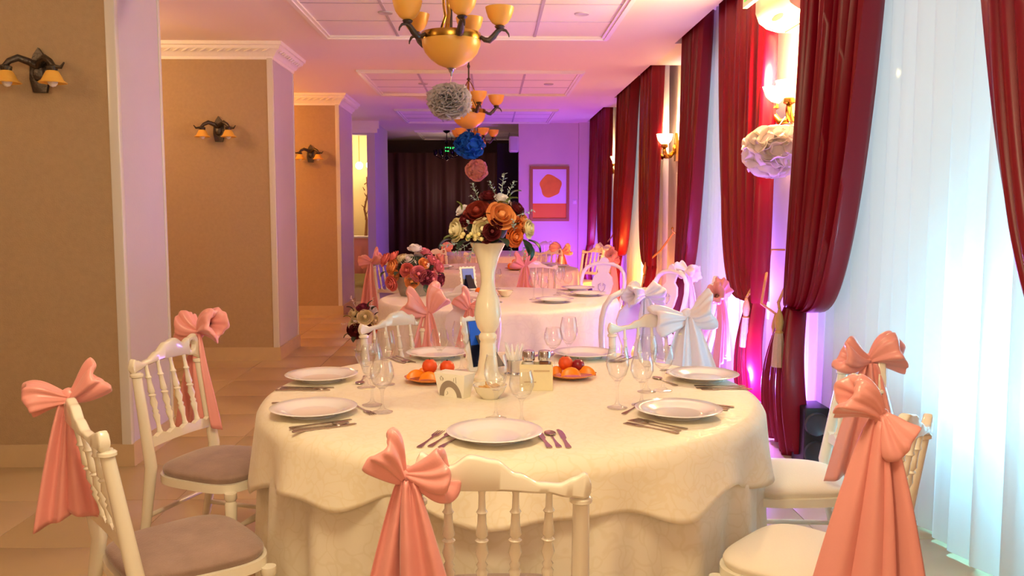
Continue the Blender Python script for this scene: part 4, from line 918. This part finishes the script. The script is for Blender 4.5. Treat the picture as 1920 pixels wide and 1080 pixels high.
# cream box with salt and pepper shakers
cbx = thing('condiment_box', 'square cream box holding two metal-capped shakers', 'box', (.175, 3.215, TOP), math.radians(-4))
m = MB(); m.box(-.062, .062, -.035, .035, 0, .006)
for (a, b, c, d) in ((-.062, .062, -.035, -.029), (-.062, .062, .029, .035), (-.062, -.056, -.029, .029), (.056, .062, -.029, .029)): m.box(a, b, c, d, .006, .098)
put('walls', m.mesh('walls', 'box_cream', 0), cbx)
put('slot', box_mesh('slot', 'plinth', -.01, .05, -.0365, -.0348, .072, .078), cbx); put('slot', box_mesh('slot', 'plinth', -.045, .0, -.0365, -.0348, .030, .035), cbx)
for sx, nm_, fill in ((-.030, 'left', 'napkin'), (.030, 'right', 'pepper')):
    x_ = .175 + sx; sh = thing('shaker', '%s glass shaker with shiny metal cap in the cream box' % nm_, 'shaker', (x_, 3.213, TOP + .007), group='salt and pepper shakers')
    put('jar', MB().lathe([(.001, 0), (.022, 0), (.0235, .01), (.0235, .09), (.021, .106), (.020, .106)], 24).mesh('jar', 'glass', 50), sh)
    put('contents', MB().lathe([(.001, .004), (.0195, .004), (.0195, .098), (.001, .099)], 20).mesh('contents', fill, 50), sh)
    put('cap', MB().lathe([(.024, .104), (.0245, .108), (.0245, .132), (.022, .138), (.012, .141), (.001, .1415)], 24).mesh('cap', 'chrome', 40), sh)
# picture frames seen from the back
def backframe(label, c, rz, s, front=True):
    f = thing('photo_frame', label, 'photo frame', c, rot=(math.radians(-14), 0, rz), scale=s, group='photo frames')
    n = 26; pts = []
    def edge(p, q, k):
        return [(lerp(p[0], q[0], i / k), lerp(p[1], q[1], i / k)) for i in range(k)]
    o = edge((-.07, 0), (.07, 0), 8) + edge((.07, 0), (.07, .2), 12) + edge((.07, .2), (-.07, .2), 8) + edge((-.07, .2), (-.07, 0), 12)
    P = [((x + (.004 * math.cos(i * PI)) * (1 if abs(x) > .069 else 0)), z + .004 * math.cos(i * PI) * (1 if (z > .199) else 0)) for i, (x, z) in enumerate(o)]
    m = MB().prism(P, 0, .012, 'y'); put('white_border', m.mesh('white_border', 'trim_white', 30), f)
    put('backing', box_mesh('backing', 'frame_back', -.052, .052, -.004, 0, .016, .184), f)
    put('painted_blue_sheen', box_mesh('painted_blue_sheen', 'painted_blue_light', -.050, .050, -.0045, -.004, .095, .182), f)  # blue light on the upper back, painted as a thin panel
    put('easel_leg', MB().add([(-.025, -.004, .13), (.025, -.004, .13), (.035, -.075, .003), (-.035, -.075, .003), (-.025, -.002, .132), (.025, -.002, .132), (.035, -.071, .003), (-.035, -.071, .003)], [(0, 1, 2, 3), (7, 6, 5, 4), (0, 4, 5, 1), (2, 6, 7, 3), (1, 5, 6, 2), (0, 3, 7, 4)]).mesh('easel_leg', 'black_card', 0), f)
    return f
backframe('white scalloped photo frame seen from its black back painted with blue light beside the vase', (-.02, 3.60, TOP + .001), math.radians(38), 1.15)
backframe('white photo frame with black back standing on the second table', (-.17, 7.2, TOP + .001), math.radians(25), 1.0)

# second and third table settings
for l, x, y in (('white plate at the front right of second table', .473, 6.265), ('white plate at the right of second table, nearer one', .770, 6.74), ('white plate at the right of second table, farther one', .74, 7.2), ('white plate left of the orange fruit on second table', -.05, 6.02)): plate_at(l, x, y)
for kit, x, y, l in ((GT, .329, 6.42, 'tall glass leftmost of the group on second table'), (GS, .40, 6.50, 'smaller glass second from left on second table'), (GT, .53, 6.75, 'tall glass third from left on second table'), (GT, .57, 6.92, 'tall glass behind the right plates of second table'), (GS, .62, 6.85, 'smaller glass rightmost on second table'), (GS, -.20, 7.42, 'glass behind the photo frame on second table'), (GT, -.02, 7.36, 'tall glass behind the vase on second table'), (GS, .06, 7.3, 'smaller glass right of the vase on second table')): glass_at(kit, x, y, l)
dish('orange dish of oranges on second table behind the vase', (-.03, 6.62, TOP), [('orange', 'orange at left in the dish on second table', -.05, 0, .045, 0), ('orange', 'orange at right in the dish on second table', .05, -.01, .045, 0), ('orange', 'orange at the back in the dish on second table', 0, .045, .045, 0)], 'oranges on the second table')
b2 = put('snack_bowl', MB().lathe([(.001, 0), (.03, 0), (.05, .022), (.062, .048), (.058, .048), (.047, .024), (.001, .006)], 28).mesh('snack_bowl', 'porcelain_cream', 50), None, (.12, 6.68, TOP)); tag(b2, 'small cream bowl right of the oranges on second table', 'bowl')
for l, x, y in (('white plate at the right of third table, nearer one', .80, 10.05), ('white plate at the right of third table, farther one', .70, 10.45), ('white plate at the left of third table', -.55, 9.85)): plate_at(l, x, y)
for kit, x, y, l in ((GT, -.35, 9.7, 'tall glass at the left of third table'), (GS, -.25, 9.62, 'smaller glass at the left of third table'), (GT, .45, 10.1, 'tall glass at the right of third table'), (GS, .52, 10.0, 'smaller glass at the right of third table')): glass_at(kit, x, y, l)
dish('dish of oranges on the third table', (.28, 9.6, TOP), [('orange', 'orange at left in the dish on third table', -.05, 0, .045, 0), ('orange', 'orange at right in the dish on third table', .05, -.01, .045, 0), ('orange', 'orange on top of the dish on third table', 0, .01, .09, 0)], 'oranges on the third table', 1.1)

# ------------------------------------------------------------------ flowers
def rose_me(material, seed, openness=1.0):
    rr = random.Random(seed); m = MB()
    m.lathe([(.001, -.25), (.18, -.15), (.24, .1), (.2, .35), (.08, .42), (.001, .36)], 10, mod=lambda a, r, z: r * (1 + .15 * math.cos(3 * a + z * 8)))
    for ring, (n, R0, R1, zt, curl) in enumerate(((3, .16, .36, .46, -.05), (5, .2, .58, .44, .04), (6, .22, .80, .32, .14), (6, .22, 1.0, .14, .22))):
        for i in range(n):
            a0 = 2 * PI * (i + .5 * (ring % 2)) / n + rr.uniform(-.2, .2); sp = 2 * PI / n * 1.35; w_ = rr.uniform(-.05, .05)
            def pf(u, v, a0=a0, sp=sp, R0=R0, R1=R1, zt=zt, curl=curl, w_=w_):
                x = (u - .5) * 2; a = a0 + x * .5 * sp * (.45 + .55 * math.sin(v * PI * .62)); r = lerp(R0, R1 * (.94 + .08 * openness), math.sin(v * PI / 2) ** .9) * (1 - .10 * x * x * v)
                z = -.28 + (zt + .28 + w_) * (v ** 1.3) - curl * .5 * max(0, v - .7) / .3 - .12 * x * x * v
                return (r * math.cos(a), r * math.sin(a), z)
            m.grid(pf, 5, 5)
    return m.mesh('rose', material, 75, weld=False)
PC = ['cream', 'peach', 'orange', 'burgundy', 'rust', 'pink', 'rose', 'white', 'plum']
ROSE = {c: rose_me('petal_' + c, i + 3) for i, c in enumerate(PC)}
def leaf_me(material, L=1.0, W=.34):
    return MB().grid(lambda u, v: ((u - .5) * 2 * W * math.sin(PI * min(1, v * .98 + .02)) ** .8, L * v, .18 * math.sin(v * PI) + .10 * abs(u - .5) * 2), 4, 7).mesh('leaf', material, 60)
LEAF = {c: leaf_me('leaf_' + c) for c in ('dark', 'green', 'frost')}
def sprig_me(material, seed):
    rr = random.Random(seed); m = MB(); m.tube([(0, 0, 0), (.03, 0, .5), (-.02, .02, 1.0)], [.02, .015, .008], 5)
    for i in range(11):
        z = .25 + i * .07; a = i * 2.4; p = Vector((.03 * math.sin(z * 3), 0, z)); d = Vector((math.cos(a), math.sin(a), .5)).normalized(); s = d.cross(Vector((0, 0, 1))).normalized(); L = .26 * (1.15 - z * .5)
        m.grid(lambda u, v, p=p, d=d, s=s, L=L: tuple(p + d * (L * v) + s * ((u - .5) * .13 * math.sin(PI * (v * .95 + .05)))), 2, 4)
    return m.mesh('sprig', material, 60, weld=False)
SPRIG = {c: sprig_me('leaf_' + c, 5) for c in ('frost', 'green')}; SPRIG['white'] = sprig_me('petal_white', 8)
def aim(d, spin=0): return (Vector(d).to_track_quat('Z', 'Y').to_matrix() @ Matrix.Rotation(spin, 3, 'Z')).to_euler()
def bouquet(label, c, sc, roses, leaves, sprigs, berries=(), cat='bouquet', foam=None):
    b = thing('flower_arrangement', label, cat, c)
    rr = random.Random(len(label))
    ctr = Vector((0, 0, foam[0])); 
    put('foliage_core', MB().ball((0, 0, foam[0]), foam[1], 14, 1, .85, foam[2]).mesh('foliage_core', 'leaf_dark', 60), b)
    for col, x, y, z, r in roses:
        d = Vector((x * sc, y, z * sc)) - ctr * .6; d = d.normalized() + Vector((0, -.35, .1))
        put('rose', ROSE[col], b, (x * sc, y, z * sc), aim(d, rr.random() * 6), r * sc * (1.14 if sc < .003 else 1.3), solid=0)
    for col, x, y, z, L, dx, dy, dz in leaves: 
        q = Vector((dx, dy, dz)).to_track_quat('Y', 'Z').to_euler(); put('leaf', LEAF[col], b, (x * sc, y, z * sc), q, L * sc)
    for col, x, y, z, L, dx, dy, dz in sprigs: put('sprig', SPRIG[col], b, (x * sc, y, z * sc), aim((dx, dy, dz)), L * sc)
    if berries:
        m = MB()
        for x, y, z, r in berries: m.ball((x * sc, y, z * sc), r * sc, 8)
        put('berries', m.mesh('berries', 'berry', 60), b)
    return b
bouquet('tall bouquet of cream, peach and burgundy roses in the white trumpet vase', (-.008, 3.40, TOP + .545), .00213,
    [('cream', -56, -.03, 24, 21), ('cream', -8, -.10, 26, 19), ('peach', 24, -.09, 50, 25), ('rust', -18, -.06, 56, 24), ('burgundy', -40, -.06, 42, 13), ('burgundy', 8, -.12, 22, 15), ('burgundy', 15, -.11, 34, 11), ('burgundy', -2, -.11, 12, 11),
     ('burgundy', 2, -.02, 84, 17), ('orange', 48, -.08, 12, 18), ('orange', 58, -.05, 30, 15), ('cream', 74, -.03, 26, 17), ('peach', 66, -.02, 40, 14), ('burgundy', 54, -.02, 62, 16), ('white', 26, -.03, 80, 14), ('white', -48, -.01, 60, 12),
     ('cream', -30, .08, 40, 20), ('rust', 20, .09, 60, 22), ('peach', 50, .08, 36, 20), ('cream', 0, .10, 28, 20)],
    [('green', 18, -.05, 68, 26, .7, -.6, .1), ('green', 34, -.04, 72, 26, .8, -.4, .3), ('green', -48, -.03, 60, 18, -.5, -.2, .9), ('dark', -30, -.05, 4, 34, -.7, -.4, -.55), ('dark', 62, -.03, 6, 34, .35, -.3, -.9), ('dark', 74, -.02, 4, 32, .7, -.2, -.7), ('dark', 20, -.10, 8, 28, .5, -.6, -.5), ('green', -50, -.02, 6, 32, -.9, -.3, .0), ('dark', -64, -.02, 6, 30, -.8, -.1, -.5), ('dark', 44, -.06, 30, 20, .6, -.7, .2), ('dark', 0, -.08, 46, 18, -.2, -.9, .4), ('green', -26, -.09, 10, 22, -.4, -.8, -.2), ('green', 40, -.05, 84, 24, .9, -.1, .4), ('dark', 70, -.02, 0, 34, .2, -.1, -1)],
    [('frost', 24, -.02, 82, 46, .15, 0, 1), ('frost', 34, -.0, 84, 34, .5, 0, .9), ('frost', 16, -.02, 84, 32, -.4, 0, .9), ('frost', -16, -.02, 78, 34, -.35, 0, .9), ('frost', -10, -.02, 70, 28, -.8, 0, .6), ('frost', 54, -.06, 50, 32, .9, -.2, .3), ('frost', 48, -.09, 20, 28, -.1, -.4, .8), ('frost', -30, -.06, 2, 40, -.8, -.3, -.5), ('frost', -50, -.04, 0, 38, -1, -.1, -.15), ('frost', -24, -.07, 0, 34, -.3, -.4, -.8), ('frost', 62, -.05, 0, 30, .2, -.3, -.9), ('frost', 44, -.07, -2, 22, -.2, -.3, -.9), ('frost', -34, -.09, 34, 16, -.1, -.7, .4)],
    [(-46 + i * 4.3 + 2 * math.sin(i * 4), -.105 - .006 * math.sin(i), 13 + 5 * math.sin(i * 2.1), 4.2) for i in range(9)], 'flowers', (.07, .085, .9))
def basket(label, c, s):
    k = thing('flower_pot', label, 'pot', c); 
    put('body', MB().lathe([(.001, 0), (.105, 0), (.112, .01), (.15, .14), (.156, .15), (.15, .152), (.14, .14), (.1, .02), (.001, .02)], 32).mesh('body', 'basket_silver', 40), k)
    put('rim', MB().lathe([(.148, .145), (.160, .146), (.160, .156), (.148, .157), (.148, .145)], 32).mesh('rim', 'basket_silver', 40), k); k.scale = (s,) * 3
basket('silver basket of roses standing on the left of second table', (-.60, 6.80, TOP), .97)
sb = .00423
bouquet('pink, peach and white roses in the silver basket on second table', (-.60, 6.80, TOP + .13), sb,
    [('peach', -38, -.05, 22, 13), ('rose', -52, 0, 36, 12), ('rose', -38, .02, 40, 12), ('white', 4, 0, 56, 12), ('white', -8, -.05, 36, 12), ('cream', -22, -.02, 38, 10), ('pink', 22, .02, 48, 12), ('rose', -9, -.14, 18, 11), ('pink', 12, -.15, 12, 12), ('peach', 0, -.15, -2, 11), ('plum', 26, -.13, 4, 12), ('pink', 36, -.1, 2, 11), ('pink', 48, -.04, 22, 11), ('peach', 22, -.10, 30, 9), ('pink', 36, -.06, 36, 9), ('rose', 40, -.02, 28, 9), ('plum', 50, -.04, -2, 11), ('rose', -38, -.12, -6, 12), ('peach', -32, -.1, 8, 9), ('white', 10, .1, 40, 12), ('rose', -20, .1, 30, 13), ('pink', 30, .1, 20, 13)],
    [('dark', 24, -.17, -8, 18, .2, -.5, -.9), ('dark', 10, -.17, -8, 14, -.7, -.6, .1), ('dark', -50, -.05, 14, 14, -.5, -.4, -.6), ('dark', 20, -.06, 40, 16, .8, -.3, .3), ('dark', 34, -.10, 18, 14, .3, -.6, .5), ('dark', -24, -.12, 14, 16, -.3, -.7, -.3), ('dark', 46, -.08, 10, 14, .8, -.4, -.1), ('green', -24, -.1, 2, 12, -.6, -.6, .1)],
    [('white', 28, -.14, 22, 14, .2, -.6, .6), ('white', 46, -.06, -24, 14, .3, -.4, -.3), ('white', 8, -.12, 28, 12, -.2, -.6, .7)], (), 'flowers', (.07, .13, .9))
# flowers standing on the floor past the front table
fp = thing('white_flower_pot', 'white pot with flowers standing on the floor left of second table', 'pot', (-1.28, 8.75, 0))
put('body', MB().lathe([(.001, 0), (.07, 0), (.075, .01), (.085, .14), (.1, .2), (.105, .205), (.098, .205), (.08, .15), (.06, .02), (.001, .02)], 28).mesh('body', 'porcelain', 50), fp)
put('saucer', MB().lathe([(.001, 0.0), (.1, 0), (.11, .008), (.1, .008), (.001, .006)], 28).mesh('saucer', 'porcelain', 50), fp)
bouquet('cream and burgundy roses in the white pot on the floor', (-1.28, 8.75, .2), .00543,
    [('cream', 6, -.14, 28, 12), ('burgundy', -10, -.14, 2, 12), ('burgundy', 8, -.14, 6, 9), ('cream', -16, -.1, 14, 10), ('plum', 0, -.06, 44, 10), ('cream', -18, -.05, 34, 9), ('white', 16, 0, 40, 9), ('cream', 22, -.08, 20, 9), ('peach', 24, -.06, 8, 9), ('burgundy', -22, -.06, 0, 10), ('cream', 0, .1, 30, 13)],
    [('dark', -16, -.08, 38, 16, -.8, -.2, .5), ('dark', 10, -.05, 44, 16, .5, -.1, .8), ('dark', 22, -.06, 30, 16, .9, -.2, .3), ('dark', -12, -.13, -6, 15, -.2, -.5, -.8), ('dark', -24, -.08, -4, 14, -.8, -.3, -.6), ('dark', 26, -.05, 16, 16, 1, -.1, 0), ('green', -22, -.08, 26, 14, -.9, -.3, .1), ('dark', 18, -.1, 40, 14, .6, -.5, .5)],
    [('white', -14, -.04, 46, 22, -.4, 0, .9), ('white', -24, -.04, 14, 18, -1, -.2, .0), ('white', 14, -.04, 46, 18, .3, 0, 1), ('white', -8, -.14, 20, 14, -.3, -.8, .2)], (), 'flowers', (.1, .11, 1.1))
